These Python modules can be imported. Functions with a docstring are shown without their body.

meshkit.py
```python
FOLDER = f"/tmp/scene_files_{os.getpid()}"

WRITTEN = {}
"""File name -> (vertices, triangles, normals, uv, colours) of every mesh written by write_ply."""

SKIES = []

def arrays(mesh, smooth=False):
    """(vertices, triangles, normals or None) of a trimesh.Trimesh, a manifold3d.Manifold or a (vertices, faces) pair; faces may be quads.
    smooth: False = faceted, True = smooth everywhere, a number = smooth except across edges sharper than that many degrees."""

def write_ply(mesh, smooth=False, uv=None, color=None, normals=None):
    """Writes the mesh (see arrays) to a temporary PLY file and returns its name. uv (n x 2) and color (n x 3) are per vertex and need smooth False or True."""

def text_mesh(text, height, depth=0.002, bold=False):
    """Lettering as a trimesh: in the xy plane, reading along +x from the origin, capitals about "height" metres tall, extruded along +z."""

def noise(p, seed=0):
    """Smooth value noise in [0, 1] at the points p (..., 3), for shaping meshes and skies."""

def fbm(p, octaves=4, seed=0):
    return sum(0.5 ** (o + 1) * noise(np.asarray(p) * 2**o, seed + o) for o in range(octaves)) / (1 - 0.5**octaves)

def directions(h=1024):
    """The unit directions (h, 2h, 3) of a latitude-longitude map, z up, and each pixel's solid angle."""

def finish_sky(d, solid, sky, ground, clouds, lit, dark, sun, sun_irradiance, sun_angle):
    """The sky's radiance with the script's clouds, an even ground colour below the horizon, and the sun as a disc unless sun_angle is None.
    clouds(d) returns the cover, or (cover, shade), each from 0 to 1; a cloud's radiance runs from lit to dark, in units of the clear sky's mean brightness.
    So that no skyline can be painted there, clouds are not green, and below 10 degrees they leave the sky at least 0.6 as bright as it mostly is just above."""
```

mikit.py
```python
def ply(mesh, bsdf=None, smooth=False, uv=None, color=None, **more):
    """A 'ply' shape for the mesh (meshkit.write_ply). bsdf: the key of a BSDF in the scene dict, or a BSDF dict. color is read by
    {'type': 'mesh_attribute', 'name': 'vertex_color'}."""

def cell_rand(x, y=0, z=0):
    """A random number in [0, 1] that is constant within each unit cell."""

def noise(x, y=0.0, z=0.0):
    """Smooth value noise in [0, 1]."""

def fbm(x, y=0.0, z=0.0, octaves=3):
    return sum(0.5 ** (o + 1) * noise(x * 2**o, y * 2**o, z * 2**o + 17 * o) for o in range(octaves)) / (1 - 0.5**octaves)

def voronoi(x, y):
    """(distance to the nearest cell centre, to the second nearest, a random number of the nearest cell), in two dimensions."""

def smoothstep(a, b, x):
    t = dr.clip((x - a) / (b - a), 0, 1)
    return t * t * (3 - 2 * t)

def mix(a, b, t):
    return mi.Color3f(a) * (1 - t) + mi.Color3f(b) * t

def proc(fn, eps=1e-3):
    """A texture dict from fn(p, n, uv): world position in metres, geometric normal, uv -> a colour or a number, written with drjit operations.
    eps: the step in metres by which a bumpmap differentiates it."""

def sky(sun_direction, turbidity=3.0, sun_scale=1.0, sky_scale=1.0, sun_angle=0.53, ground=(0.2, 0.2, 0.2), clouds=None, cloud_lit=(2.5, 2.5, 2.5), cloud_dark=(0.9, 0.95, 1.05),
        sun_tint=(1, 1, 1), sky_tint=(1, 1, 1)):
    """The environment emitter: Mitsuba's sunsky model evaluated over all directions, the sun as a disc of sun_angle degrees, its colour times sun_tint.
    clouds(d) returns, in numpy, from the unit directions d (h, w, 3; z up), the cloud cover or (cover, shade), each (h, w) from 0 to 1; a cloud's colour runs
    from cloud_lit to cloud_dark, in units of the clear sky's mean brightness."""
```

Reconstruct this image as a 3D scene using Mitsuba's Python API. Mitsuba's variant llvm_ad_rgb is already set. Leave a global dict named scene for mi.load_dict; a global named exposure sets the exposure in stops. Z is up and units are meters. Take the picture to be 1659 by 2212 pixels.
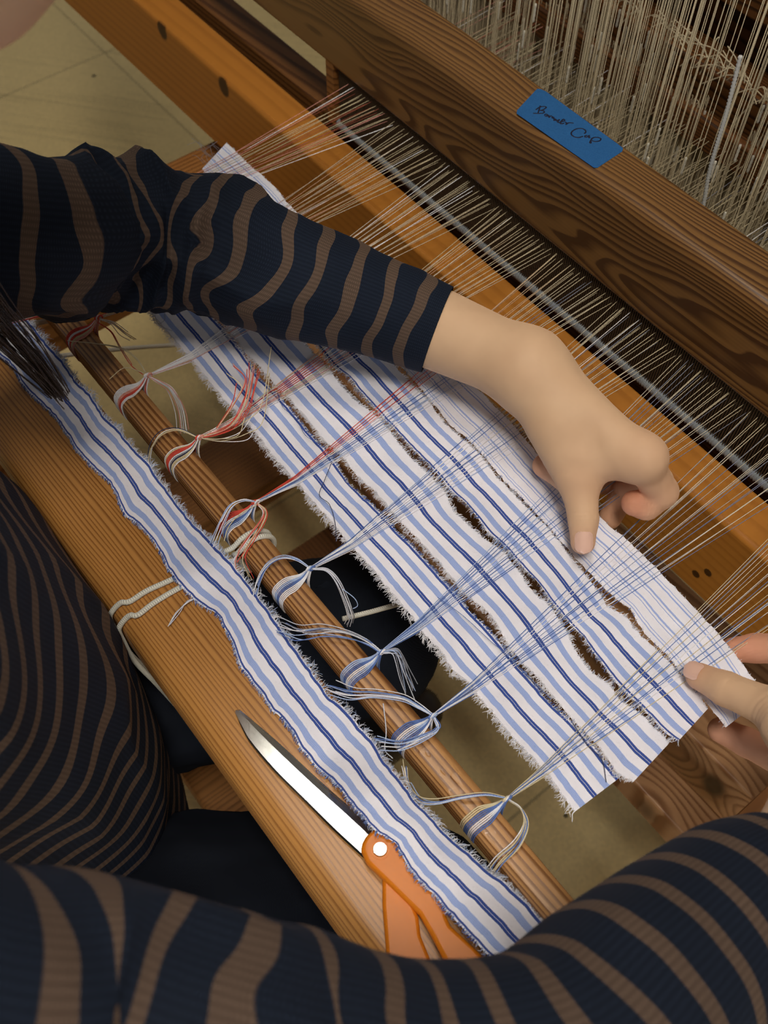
import math, random
import numpy as np, trimesh, manifold3d as m3
import drjit as dr, mitsuba as mi, mikit, meshkit
from shapely.geometry import Polygon
from shapely.geometry.polygon import orient
from mikit import noise, fbm, smoothstep, mix, cell_rand
V = np.array
rng = np.random.default_rng(7)

# ------------------------------------------------------------------ camera, light, exposure
# origin: below the phone at the height of the warp; x runs along the breast beam, y away from the weaver, z up
FOC, CX, CY = 2160.0, 829.5, 1106.0
CAM = V([0, 0, 0.6])
ROT = V([[0.62183034, 0.66904007, -0.4070779], [0.78311794, -0.52635439, 0.33117572], [0.00730259, -0.52472511, -0.8512404]])
exposure = 0.0
scene, labels = {}, {}
T = mi.ScalarTransform4f
scene['camera'] = {'type': 'thinlens', 'fov': 2 * math.degrees(math.atan(829.5 / FOC)), 'fov_axis': 'x', 'aperture_radius': 0.0017,
                   'focus_distance': 0.69, 'near_clip': 0.01, 'far_clip': 50.0,
                   'to_world': T().look_at(origin=CAM.tolist(), target=(CAM + ROT[:, 2]).tolist(), up=(-ROT[:, 1]).tolist())}
scene['ambient'] = {'type': 'constant', 'radiance': {'type': 'rgb', 'value': [0.135, 0.128, 0.118]}}
# two unseen ceiling lamps, placed to light loom and scissor blade: centre, size, radiance
UNSEEN_LAMPS = [(V([.28, -.12, 1.85]), (.50, .34), [42., 38.8, 34.], 'large unseen rectangular ceiling lamp above the right front corner, lighting the loom'),
         (V([-.47, .34, 1.80]), (.27, .34), [26., 24., 21.], 'smaller unseen rectangular ceiling lamp above the loom, placed to shine on the scissor blade')]

UNSEEN_WINDOW_L = [3.5, 3.6, 3.75]          # unseen window behind the camera, placed to light chin and board fronts


def P(x, y, z=0.0):
    """The point at height z that the photograph shows at pixel (x, y)."""
    d = ROT @ V([x - CX, y - CY, FOC])
    return CAM + d * ((z - CAM[2]) / d[2])


def PY(x, y, Y):
    d = ROT @ V([x - CX, y - CY, FOC])
    return CAM + d * (Y / d[1])


# ------------------------------------------------------------------ helpers
def tag(key, label=None, category=None, group=None, kind=None):
    e = {k: v for k, v in (('label', label), ('category', category), ('group', group), ('kind', kind)) if v}
    labels[key] = {**labels.get(key, {}), **e}


used = {}


def key_of(name):
    k = used.get(name, 0)
    used[name] = k + 1
    return name if k == 0 else f'{name}_{k:03d}'


def thing(name, label, category, group=None):
    k = key_of(name)
    tag(k, label, category, group)
    return k


def obj(name, mesh, bsdf, parent=None, smooth=30, uv=None, color=None, label=None, kind=None):
    k = key_of(parent + '__' + name if parent else name)
    if color is not None or uv is not None:
        smooth = True if smooth else False
    scene[k] = mikit.ply(mesh, bsdf, smooth=smooth, uv=uv, color=color)
    if label or kind:
        tag(k, label, kind=kind)
    return k


class MB:
    """Collects pieces into one mesh with vertex colours and uv."""
    def __init__(s): s.v, s.f, s.c, s.u, s.n = [], [], [], [], 0
    def add(s, v, f, c=None, uv=None):
        v = np.asarray(v, float); f = np.asarray(f, int)
        if f.shape[1] == 4: f = np.vstack([f[:, [0, 1, 2]], f[:, [0, 2, 3]]])
        s.v.append(v); s.f.append(f + s.n); s.n += len(v)
        s.c.append(np.broadcast_to(np.asarray(c if c is not None else (1, 1, 1), float), (len(v), 3)))
        s.u.append(np.zeros((len(v), 2)) if uv is None else np.asarray(uv, float))
        return s
    def mesh(s): return np.vstack(s.v), np.vstack(s.f)
    def col(s): return np.vstack(s.c)
    def uv(s): return np.vstack(s.u)


def frames(p):
    t = np.gradient(p, axis=0); t /= np.linalg.norm(t, axis=1, keepdims=True) + 1e-12
    a = np.cross(t[0], [0, 0, 1.0])
    if np.linalg.norm(a) < .2: a = np.cross(t[0], [1.0, 0, 0])
    A = []
    for k in range(len(p)):
        a = a - np.dot(a, t[k]) * t[k]; a /= np.linalg.norm(a) + 1e-12; A.append(a)
    A = V(A)
    return t, A, np.cross(t, A)


def tube(p, r, sides=6, cap=True):
    p = np.asarray(p, float); n = len(p)
    r = np.broadcast_to(np.asarray(r, float), (n,))
    t, a, b = frames(p)
    g = np.arange(sides) * 2 * np.pi / sides
    v = p[:, None] + r[:, None, None] * (np.cos(g)[None, :, None] * a[:, None] + np.sin(g)[None, :, None] * b[:, None])
    i, j = np.meshgrid(np.arange(n - 1), np.arange(sides), indexing='ij')
    j2 = (j + 1) % sides
    q = np.stack([i * sides + j, i * sides + j2, (i + 1) * sides + j2, (i + 1) * sides + j], -1).reshape(-1, 4)
    f = np.vstack([q[:, [0, 1, 2]], q[:, [0, 2, 3]]]); v = v.reshape(-1, 3)
    if cap:
        v = np.vstack([v, p[:1], p[-1:]]); k = np.arange(sides); k2 = (k + 1) % sides
        f = np.vstack([f, np.stack([k2, k, k * 0 + n * sides], 1), np.stack([k + (n - 1) * sides, k2 + (n - 1) * sides, k * 0 + n * sides + 1], 1)])
    return v, f


def spline(pts, n):
    """Catmull-Rom through the points, n samples evenly by arc length."""
    p = np.asarray(pts, float)
    if len(p) == 2: return p[0] + (p[1] - p[0]) * np.linspace(0, 1, n)[:, None]
    q = np.vstack([2 * p[0] - p[1], p, 2 * p[-1] - p[-2]]); out = []
    for k in range(len(p) - 1):
        a, b, c, d = q[k:k + 4]; t = np.linspace(0, 1, 24, endpoint=False)[:, None]
        out.append(.5 * (2 * b + (c - a) * t + (2 * a - 5 * b + 4 * c - d) * t**2 + (3 * b - a - 3 * c + d) * t**3))
    o = np.vstack(out + [p[-1:]])
    s = np.r_[0, np.cumsum(np.linalg.norm(np.diff(o, axis=0), axis=1))]
    x = np.linspace(0, s[-1], n)
    return np.stack([np.interp(x, s, o[:, k]) for k in range(o.shape[1])], 1)


def rrect(a0, a1, b0, b1, r, n=5):
    """A rounded rectangle outline; r one radius or one for each corner (a0b0, a1b0, a1b1, a0b1)."""
    r = np.broadcast_to(r, (4,)); out = []
    for k, (ca, cb, g0) in enumerate(((a0, b0, 180), (a1, b0, 270), (a1, b1, 0), (a0, b1, 90))):
        ox = r[k] if ca == a0 else -r[k]; oy = r[k] if cb == b0 else -r[k]
        for g in np.radians(np.linspace(g0, g0 + 90, n)):
            out.append((ca + ox + r[k] * math.cos(g), cb + oy + r[k] * math.sin(g)))
    return V(out)


def prism(outline, x0, x1, axis=0, nseg=1):
    """The outline (other two axes in order) extruded along an axis."""
    o = np.asarray(outline); n = len(o); xs = np.linspace(x0, x1, nseg + 1)
    def place(x):
        c = np.full((n, 1), x)
        return np.hstack([c, o]) if axis == 0 else (np.hstack([o[:, :1], c, o[:, 1:]]) if axis == 1 else np.hstack([o, c]))
    v = np.vstack([place(x) for x in xs] + [place(x0).mean(0, keepdims=True), place(x1).mean(0, keepdims=True)])
    f = []
    for s in range(nseg):
        for k in range(n):
            k2 = (k + 1) % n
            f += [(s * n + k, (s + 1) * n + k, (s + 1) * n + k2), (s * n + k, (s + 1) * n + k2, s * n + k2)]
    e = (nseg + 1) * n
    for k in range(n):
        k2 = (k + 1) % n
        f += [(e, k, k2), (e + 1, nseg * n + k2, nseg * n + k)]
    m = trimesh.Trimesh(v, f, process=False)
    if m.volume < 0: m.invert()
    return m


def beam(x0, x1, y0, y1, z0, z1, r=.003):
    return prism(rrect(y0, y1, z0, z1, r), x0, x1, 0)


def level_mesh(sdf, lo, hi, h):
    """A closed mesh of sdf < 0 (sdf takes (n, 3) points)."""
    lo, hi = np.asarray(lo, float), np.asarray(hi, float)
    n = np.ceil((hi - lo) / h).astype(int) + 3
    g = np.stack(np.meshgrid(*[lo[k] - h + h * np.arange(n[k] + 1) for k in range(3)], indexing='ij'), -1)
    d = sdf(g.reshape(-1, 3)).reshape(g.shape[:3])
    L = d.tolist(); ox, oy, oz = (lo - h).tolist(); ih = 1 / h; nx, ny, nz = n.tolist()
    def f(x, y, z):
        x = (x - ox) * ih; y = (y - oy) * ih; z = (z - oz) * ih
        i = int(x); j = int(y); k = int(z)
        i = 0 if i < 0 else nx - 1 if i >= nx else i; j = 0 if j < 0 else ny - 1 if j >= ny else j; k = 0 if k < 0 else nz - 1 if k >= nz else k
        x -= i; y -= j; z -= k
        A = L[i]; B = L[i + 1]; a = A[j]; b = A[j + 1]; c = B[j]; e = B[j + 1]
        u = (a[k] * (1 - z) + a[k + 1] * z) * (1 - y) + (b[k] * (1 - z) + b[k + 1] * z) * y
        w = (c[k] * (1 - z) + c[k + 1] * z) * (1 - y) + (e[k] * (1 - z) + e[k + 1] * z) * y
        return -(u * (1 - x) + w * x)
    return m3.Manifold.level_set(f, [*lo, *hi], h, 0)


def cone_sdf(p, a, b, ra, rb):
    a, b = np.asarray(a, float), np.asarray(b, float)
    ab = b - a; t = np.clip(((p - a) @ ab) / max(ab @ ab, 1e-9), 0, 1)
    return np.linalg.norm(p - a - t[:, None] * ab, axis=1) - (ra + (rb - ra) * t)


def smin(a, b, k):
    h = np.maximum(k - np.abs(a - b), 0) / k
    return np.minimum(a, b) - h * h * k * .25


def hull(*balls):
    return m3.Manifold.batch_hull([m3.Manifold.sphere(r, 20).translate([float(c) for c in q]) for q, r in balls])


# ------------------------------------------------------------------ materials
def princ(col, rough=.5, spec=.5, **k):
    c = {'type': 'rgb', 'value': list(col)} if isinstance(col, (tuple, list)) else col
    return {'type': 'twosided', 'bsdf': {'type': 'principled', 'base_color': c, 'roughness': rough, 'specular': spec, **k}}


VC = {'type': 'mesh_attribute', 'name': 'vertex_color'}


def wood(y0, z0, tilt, ztilt, scale, light, dark, wob=.006, axis=0, sharp=.45, seed=0., knots=(), spots=()):
    """Solid wood: year rings about an axis that runs almost along the board."""
    def fn(p, n, uv):
        x, y = (p.x, p.y) if axis == 0 else (p.y, p.x)
        z = p.z
        w = (fbm(x * 3.2 + seed, y * 9., z * 9., 3) - .5) * wob + (fbm(x * 11. + seed, y * 40., z * 40., 2) - .5) * wob * .35
        dy, dz = y - y0 - tilt * x, z - z0 - ztilt * x
        r = dr.sqrt(dy * dy + dz * dz + 1e-8) + w
        kn = mi.Float(0)
        for kx, ky, kr in knots:
            q = dr.sqrt(dr.square((x - kx) * .75) + dr.square(y - ky) * 1.6 + dr.square(z - z0) * .2)
            bump = dr.exp(-dr.square(q / kr))
            r = r + bump * kr * .9
            kn = dr.maximum(kn, smoothstep(kr * .55, kr * .2, q))
        ph = r * scale + noise(r * scale * .37 + 5.3, 3.1 + seed) * 1.5
        s = ph - dr.floor(ph)
        ring = smoothstep(sharp * .9, .84, s) * (1 - smoothstep(.90, 1., s))
        fibre = noise(x * 14. + seed, y * 600., z * 600.)
        big = fbm(x * 2.3 + seed, y * 14., z * 14., 2)
        t = dr.clip(ring * (.45 + .75 * big) + (fibre - .5) * .20 + (big - .5) * .6 + .12, 0, 1)
        c = mix(light, dark, t)
        c = c * (1 - .75 * kn)
        for sx, sz, sr in spots:
            c = c * (1 - .85 * (1 - smoothstep(sr * .7, sr, dr.sqrt(dr.square((p.x - sx) * .8) + dr.square((p.z - sz) * .7)))) * smoothstep(-.4, -.8, n.y))
        return c
    return mikit.proc(fn)


def dents_fn(p, n, uv):
    # worn spots and the raised grain of the varnished pine
    d = smoothstep(.78, .86, noise(p.x * 150., p.y * 260., p.z * 260.)) * smoothstep(.45, .7, noise(p.x * 9., p.y * 30., 4.))
    return noise(p.x * 30., p.y * 700., p.z * 700.) * .00005 - d * .00022


def wood_bsdf(key, *a, rough=.42, spec=.4, bump=False, **k):
    b = {'type': 'principled', 'base_color': wood(*a, **k), 'roughness': rough, 'specular': spec}
    scene[key] = {'type': 'twosided', 'bsdf': {'type': 'bumpmap', 'tex': mikit.proc(dents_fn, 4e-4), 'scale': 1.0, 'bsdf': b} if bump else b}


wood_bsdf('wood_breast', -.20, -.16, .014, .012, 370., (.44, .205, .055), (.19, .066, .013), rough=.34, spec=.45, seed=3., wob=.009, sharp=.5, bump=True)
wood_bsdf('wood_rod', .075, -.075, .006, .01, 350., (.46, .235, .088), (.145, .055, .016), rough=.34, spec=.45, seed=11., wob=.008, sharp=.35, bump=True)
wood_bsdf('wood_cap', .478, .058, .05, .045, 300., (.185, .090, .026), (.055, .021, .006), rough=.36, spec=.45, seed=23., wob=.026, sharp=.25)
wood_bsdf('wood_orange', .30, -.35, .01, .01, 120., (.40, .155, .022), (.34, .125, .017), rough=.55, spec=.25, seed=31., spots=[(*PY(x_, y_, .4565)[[0, 2]].tolist(), r_) for x_, y_, r_ in ((350, 65, .009), (483, 188, .009), (1503, 1240, .0036), (1529, 1237, .0036))])
wood_bsdf('wood_dark', .30, -.6, .02, .03, 160., (.25, .105, .028), (.10, .035, .008), rough=.5, seed=41.)
wood_bsdf('wood_low',   .50, -.43, .06, .05, 110., (.47, .25, .115), (.22, .09, .03), rough=.30, spec=.5, seed=53., wob=.008, knots=((-.045, .395, .03), (-.02, .462, .025)))
wood_bsdf('wood_side', .02, -.5, .01, .01, 160., (.36, .16, .045), (.17, .062, .014), axis=1, seed=61.)
wood_bsdf('wood_shaft', .70, .06, .02, .03, 260., (.17, .065, .018), (.04, .015, .005), rough=.45, seed=71., wob=.012)


SPECKS = [(*P(203, 164, -.8)[:2].tolist(), .0062), (*P(331, 128, -.8)[:2].tolist(), .004), (*P(1222, 1762, -.8)[:2].tolist(), .004), (-1.2, -.3, .006), (.3, .2, .005)]


def floor_fn(p, n, uv):
    a = fbm(p.x * 1.7, p.y * 1.7, 0, 3)
    c = mix((.66, .50, .225), (.76, .60, .295), a)
    c = c * (.93 + .14 * noise(p.x * 260, p.y * 260))
    u = p.x * .62 - p.y * .78; w = p.x * .78 + p.y * .62
    scr = smoothstep(.72, .76, noise(u * 380., w * 3.1)) * smoothstep(.45, .7, noise(u * 3, w * 3, 7.))
    c = c * (1 - .16 * scr)
    # joints of the vinyl sheets, and black specks
    jx = dr.abs((p.x + 1.41) / .62 - dr.floor((p.x + 1.41) / .62 + .5)) * .62
    jy = dr.abs((p.y - .81) / .62 - dr.floor((p.y - .81) / .62 + .5)) * .62
    c = c * (1 - .35 * (1 - smoothstep(.0012, .0032, dr.minimum(jx, jy))))
    for sx, sy, sr in SPECKS:
        c = c * (1 - .85 * (1 - smoothstep(sr * .6, sr, dr.sqrt(dr.square(p.x - sx) + dr.square(p.y - sy)))))
    return c


scene['floor_vinyl'] = princ(mikit.proc(floor_fn), .45, .35)


def cloth_fn(p, n, uv):
    k = dr.floor(uv.x); v = uv.x - k; s = uv.y
    def bx(a, b, e=.006): return smoothstep(a - e, a + e, v) * (1 - smoothstep(b - e, b + e, v))
    is4 = smoothstep(3.5, 3.6, k)
    is0, is2, is3 = (1 - smoothstep(.4, .5, k)), bx_k(k, 2), bx_k(k, 3)
    # bands shift a little from strip to strip, as the cloth was cut
    sh = is2 * .03 + is3 * .045 - is0 * -.03
    v0 = v; v = v - sh
    lite = bx(.115, .235) + bx(.665, .785)
    dark = bx(.402, .4475, .004) + bx(.4535, .499, .004)
    v = v0
    dark = dark + bx(.925, .975) * (1 - is2) * (1 - is3) + bx(.03, .065) * (is0 + is3) 
    lite2 = bx(.085, .105) + bx(.14, .155) + bx(.31, .325) + bx(.365, .40) + bx(.545, .56) + bx(.60, .635) + bx(.80, .83) + bx(.87, .885)
    weave = .5 + .5 * dr.sin(v * 620.) * dr.sin(s * 9000.)
    fine = .5 + .5 * dr.sin(v * 240.)
    white = mix((.69, .68, .755), (.79, .78, .85), fbm(p.x * 60, p.y * 60, 0, 2))
    blue = mi.Color3f(.235, .335, .66); navy = mi.Color3f(.012, .048, .27)
    L = dr.clip(lite * (1 - is4) + lite2 * is4, 0, 1)
    c = mix(white, blue, L * (.72 + .18 * fine + .1 * weave))
    c = mix(c, navy, dr.clip(dark * (1 - is4), 0, 1) * .96)
    slub = smoothstep(.80, .86, noise(v * 60, s * 900.)) * .05
    return c * (1 - slub)


def bx_k(k, i): return smoothstep(i - .5, i - .4, k) * (1 - smoothstep(i + .4, i + .5, k))


def crease_fn(p, n, uv):
    return fbm(p.x * 55, p.y * 55, p.z * 55, 3) * .0012 + dr.sin(uv.y * 7000.) * 2e-5


scene['cloth'] = {'type': 'twosided', 'bsdf': {'type': 'bumpmap', 'tex': mikit.proc(crease_fn, 4e-4), 'scale': 1.0,
                  'bsdf': {'type': 'principled', 'base_color': mikit.proc(cloth_fn), 'roughness': .85, 'specular': .15}}}
scene['yarn'] = princ(VC, .65, .3)
scene['tinsel'] = princ((.80, .80, .82), .45, .9)


def cord_fn(p, n, uv):
    return mix((.60, .585, .50), (.80, .79, .71), .5 + .5 * dr.sin(uv.y * 4000. + uv.x * 6.28)) * (.85 + .15 * dr.sin(uv.y * 4000. - uv.x * 12.56))


scene['cord'] = princ(mikit.proc(cord_fn), .6, .3)


def skin_fn_c(p, n, uv):
    return .93 + .1 * fbm(p.x * 70, p.y * 70, p.z * 70, 3)


scene['skin'] = {'type': 'twosided', 'bsdf': {'type': 'bumpmap', 'tex': mikit.proc(lambda p, n, uv: fbm(p.x * 130, p.y * 130, p.z * 130, 2) * .0004, 8e-4), 'scale': 1.0,
                 'bsdf': {'type': 'principled', 'base_color': VC, 'roughness': .6, 'specular': .25}}}
scene['nail'] = princ((.66, .42, .33), .16, .7)


def knit_fn(p, n, uv):
    # uv.y runs along the sleeve or body in metres, uv.x around it
    s = uv.y / .0270
    f = s - dr.floor(s)
    b = smoothstep(.33, .35, dr.abs(f - .5)) 
    rib = .5 + .5 * dr.sin(uv.x * 1700.)
    row = .5 + .5 * dr.sin(uv.y * 6.2832 / .0011)
    navy = mix((.0055, .0090, .0180), (.0105, .0165, .0315), rib * row)
    brown = mix((.070, .046, .034), (.118, .080, .060), rib * row)
    return mix(navy, brown, b) * (.85 + .3 * fbm(p.x * 30, p.y * 30, p.z * 30, 2))


scene['knit'] = princ(mikit.proc(knit_fn), .85, .15, sheen=.35)
scene['denim'] = princ(mikit.proc(lambda p, n, uv: mix((.006, .008, .013), (.013, .016, .024), .5 + .5 * dr.sin((p.x + p.y + p.z) * 4200.) * noise(p.x * 300, p.y * 300, p.z * 300))), .9, .1)
scene['hair'] = princ((.022, .013, .009), .38, .5)
scene['eye'] = princ((.75, .72, .70), .2, .5)
scene['steel'] = {'type': 'twosided', 'bsdf': {'type': 'roughconductor', 'alpha': .06, 'specular_reflectance': {'type': 'rgb', 'value': [.63, .65, .64]}}}
scene['orange_plastic'] = princ((.60, .165, .006), .36, .35)
scene['tape_paper'] = princ(mikit.proc(lambda p, n, uv: mix((.013, .082, .235), (.020, .105, .275), noise(p.x * 1500, p.y * 1500))), .7, .2)
scene['ink'] = princ((.008, .010, .03), .5, .3)
scene['reed_wire'] = {'type': 'twosided', 'bsdf': {'type': 'principled', 'base_color': {'type': 'rgb', 'value': [.055, .034, .018]}, 'metallic': 0.0, 'roughness': .6}}
scene['reed_coil'] = {'type': 'twosided', 'bsdf': {'type': 'principled', 'base_color': {'type': 'rgb', 'value': [.20, .22, .235]}, 'metallic': 0.0, 'roughness': .6}}
scene['lamp_body'] = princ((.7, .7, .7), .5)
scene['lamp_diffuser'] = princ((.8, .8, .8), .6)

# ------------------------------------------------------------------ the room
obj('floor', trimesh.creation.box([7, 6, .02], trimesh.transformations.translation_matrix([-.8, 1.0, -.81])), 'floor_vinyl', smooth=False)
tag('floor', kind='structure')
for (lx, ly, lz), sz, rad, lab in UNSEEN_LAMPS:
    lamp = thing('ceiling_lamp', lab, 'lamp')  # out of view, lights the loom from overhead
    obj('housing', prism(rrect(lx - sz[0] / 2 - .03, lx + sz[0] / 2 + .03, ly - sz[1] / 2 - .03, ly + sz[1] / 2 + .03, .02), lz + .004, lz + .06, 2), 'lamp_body', lamp)
    dk = obj('diffuser', ([[lx + a * sz[0] / 2, ly + b * sz[1] / 2, lz] for a, b in ((-1, -1), (-1, 1), (1, 1), (1, -1))], [[0, 1, 2, 3]]), 'lamp_diffuser', lamp, smooth=False)
    scene[dk]['emitter'] = {'type': 'area', 'radiance': {'type': 'rgb', 'value': rad}}

wm = lambda w_, h_, d_: trimesh.creation.box([w_, d_, h_])
WT = trimesh.transformations.translation_matrix([1.65, -2.05, .65]) @ trimesh.transformations.rotation_matrix(math.atan2(1.65, 2.05), [0, 0, 1])
win = 'window_1'  # unseen window, out of view; its pane lights the chin and front faces
fr = MB()
for w_, h_, x, z in ((1.5, .07, 0, .63), (1.5, .07, 0, -.63), (.07, 1.33, -.72, 0), (.07, 1.33, .72, 0), (.04, 1.2, 0, 0)):
    b_ = wm(w_, h_, .06); b_.apply_translation([x, 0, z]); b_.apply_transform(WT); fr.add(b_.vertices, b_.faces)
obj('frame', fr.mesh(), 'lamp_body', win, smooth=False); tag(win, kind='structure')
pv_ = V([[-.69, -.02, -.6], [.69, -.02, -.6], [.69, -.02, .6], [-.69, -.02, .6]]); pv_ = trimesh.transform_points(pv_, WT)
wk = obj('pane', (pv_, [[3, 2, 1, 0]]), 'lamp_diffuser', win, smooth=False)
scene[wk]['emitter'] = {'type': 'area', 'radiance': {'type': 'rgb', 'value': UNSEEN_WINDOW_L}}

# ------------------------------------------------------------------ the loom frame
loom = thing('floor_loom', 'large wooden floor loom of varnished pine beams filling the picture', 'loom')
obj('breast_beam', prism(rrect(.0437, .127, -.058, -.010, (.008, .006, .006, .016)), -1.05, .062, 0), 'wood_breast', loom, label='golden pine front beam with worn rounded edge')
obj('lower_front_rail', beam(-1.05, .062, .036, .13, -.52, -.45), 'wood_side', loom)
obj('knee_rail', beam(-.95, .02, .388, .431, -.45, -.40), 'wood_low', loom, label='reddish rail with a knot and end grain swirls')
obj('cloth_rail', beam(-.95, .02, .462, .590, -.60, -.385), 'wood_low', loom)
for x0, x1 in ((-.925, -.80), (.0125, .062)):
    s = obj('side_frame', prism(rrect(-.02, 1.15, -.26, -.20, .004), x0, x1, 0), 'wood_side', loom)
    obj('leg', prism(rrect(x0, x1, .03, .11, .004), -.80, -.058, 2), 'wood_side', loom)
    obj('leg', prism(rrect(x0, x1, .98, 1.06, .004), -.80, .0, 2), 'wood_side', loom)
    obj('foot_rail', prism(rrect(-.05, 1.15, -.8, -.74, .004), x0 - .001, x1 + .001, 0), 'wood_side', loom)
obj('back_beam', beam(-1.05, .062, .98, 1.06, -.001, .05), 'wood_dark', loom)
for k, x in enumerate((-.62, -.545)):
    obj('treadle', prism(rrect(x, x + .055, -.66, -.63, .004), -.0, .62, 1), 'wood_dark', loom)
# back rails behind the heddles
obj('shaft_rail', beam(-.95, .0, .76, .80, -.045, .028), 'wood_shaft', loom)
obj('shaft_rail', beam(-.95, .0, .78, .82, .075, .20), 'wood_shaft', loom)
obj('back_panel', beam(-.95, .0, .84, .86, -.05, .25), 'wood_shaft', loom)  # added panel that makes the gap between the rails dark

# ------------------------------------------------------------------ the beater with its reed
bt = thing('beater', 'swinging beater of the loom with a wide brown grained top board', 'beater')
obj('cap_board', prism(rrect(.4985, .5455, .012, .1, (.006, .004, .009, .011), 6), -1.3, .22, 0), 'wood_cap', bt, label='brown top board with swirling grain')
obj('race_board', prism(rrect(.4565, .4975, -.165, -.0585, (.003, .003, .003, .005)), -1.3, .22, 0), 'wood_orange', bt, label='orange board under the reed')
obj('back_board', prism(rrect(.513, .548, -.145, -.0605, .003), -1.3, .22, 0), 'wood_dark', bt)
for x in (-1.3, .17):
    obj('sword', prism(rrect(.4975, .513, -.145, .6, .002), x, x + .05, 0), 'wood_side', bt)
rd = obj('reed', beam(-.70, .10, .5005, .5095, .012, .03, .002), 'reed_coil', bt)
d = MB()
for x in np.arange(-.695, .098, .00212):
    w = .0003
    d.add([[x - w, .5025, -.05], [x + w, .5025, -.05], [x + w, .508, -.05], [x - w, .508, -.05], [x - w, .5025, .02], [x + w, .5025, .02], [x + w, .508, .02], [x - w, .508, .02]],
          [[0, 1, 5, 4], [1, 2, 6, 5], [2, 3, 7, 6], [3, 0, 4, 7]])
obj('reed_wires', d.mesh(), 'reed_wire', rd, smooth=False, kind='stuff')
cp = np.stack([np.linspace(-.70, .10, 900), np.full(900, .5045), np.full(900, -.0515)], 1)
obj('binding_coil', tube(cp, .0048 + .0005 * np.sin(np.arange(900) * 2.09), 8), 'reed_coil', rd, smooth=True, label='grey coiled lower edge of the reed')
obj('end_post', beam(-.712, -.70, .4995, .5105, -.055, .02, .002), 'wood_dark', rd)

# ------------------------------------------------------------------ tie-on rod and cords
rod = obj('apron_rod', prism(rrect(.1375, .1585, -.024, 0, .0062, 6), -.80, .03, 0), 'wood_rod')
tag(rod, 'slim brown wooden rod with rounded edges that the warp bundles are knotted to', 'rod')


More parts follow.
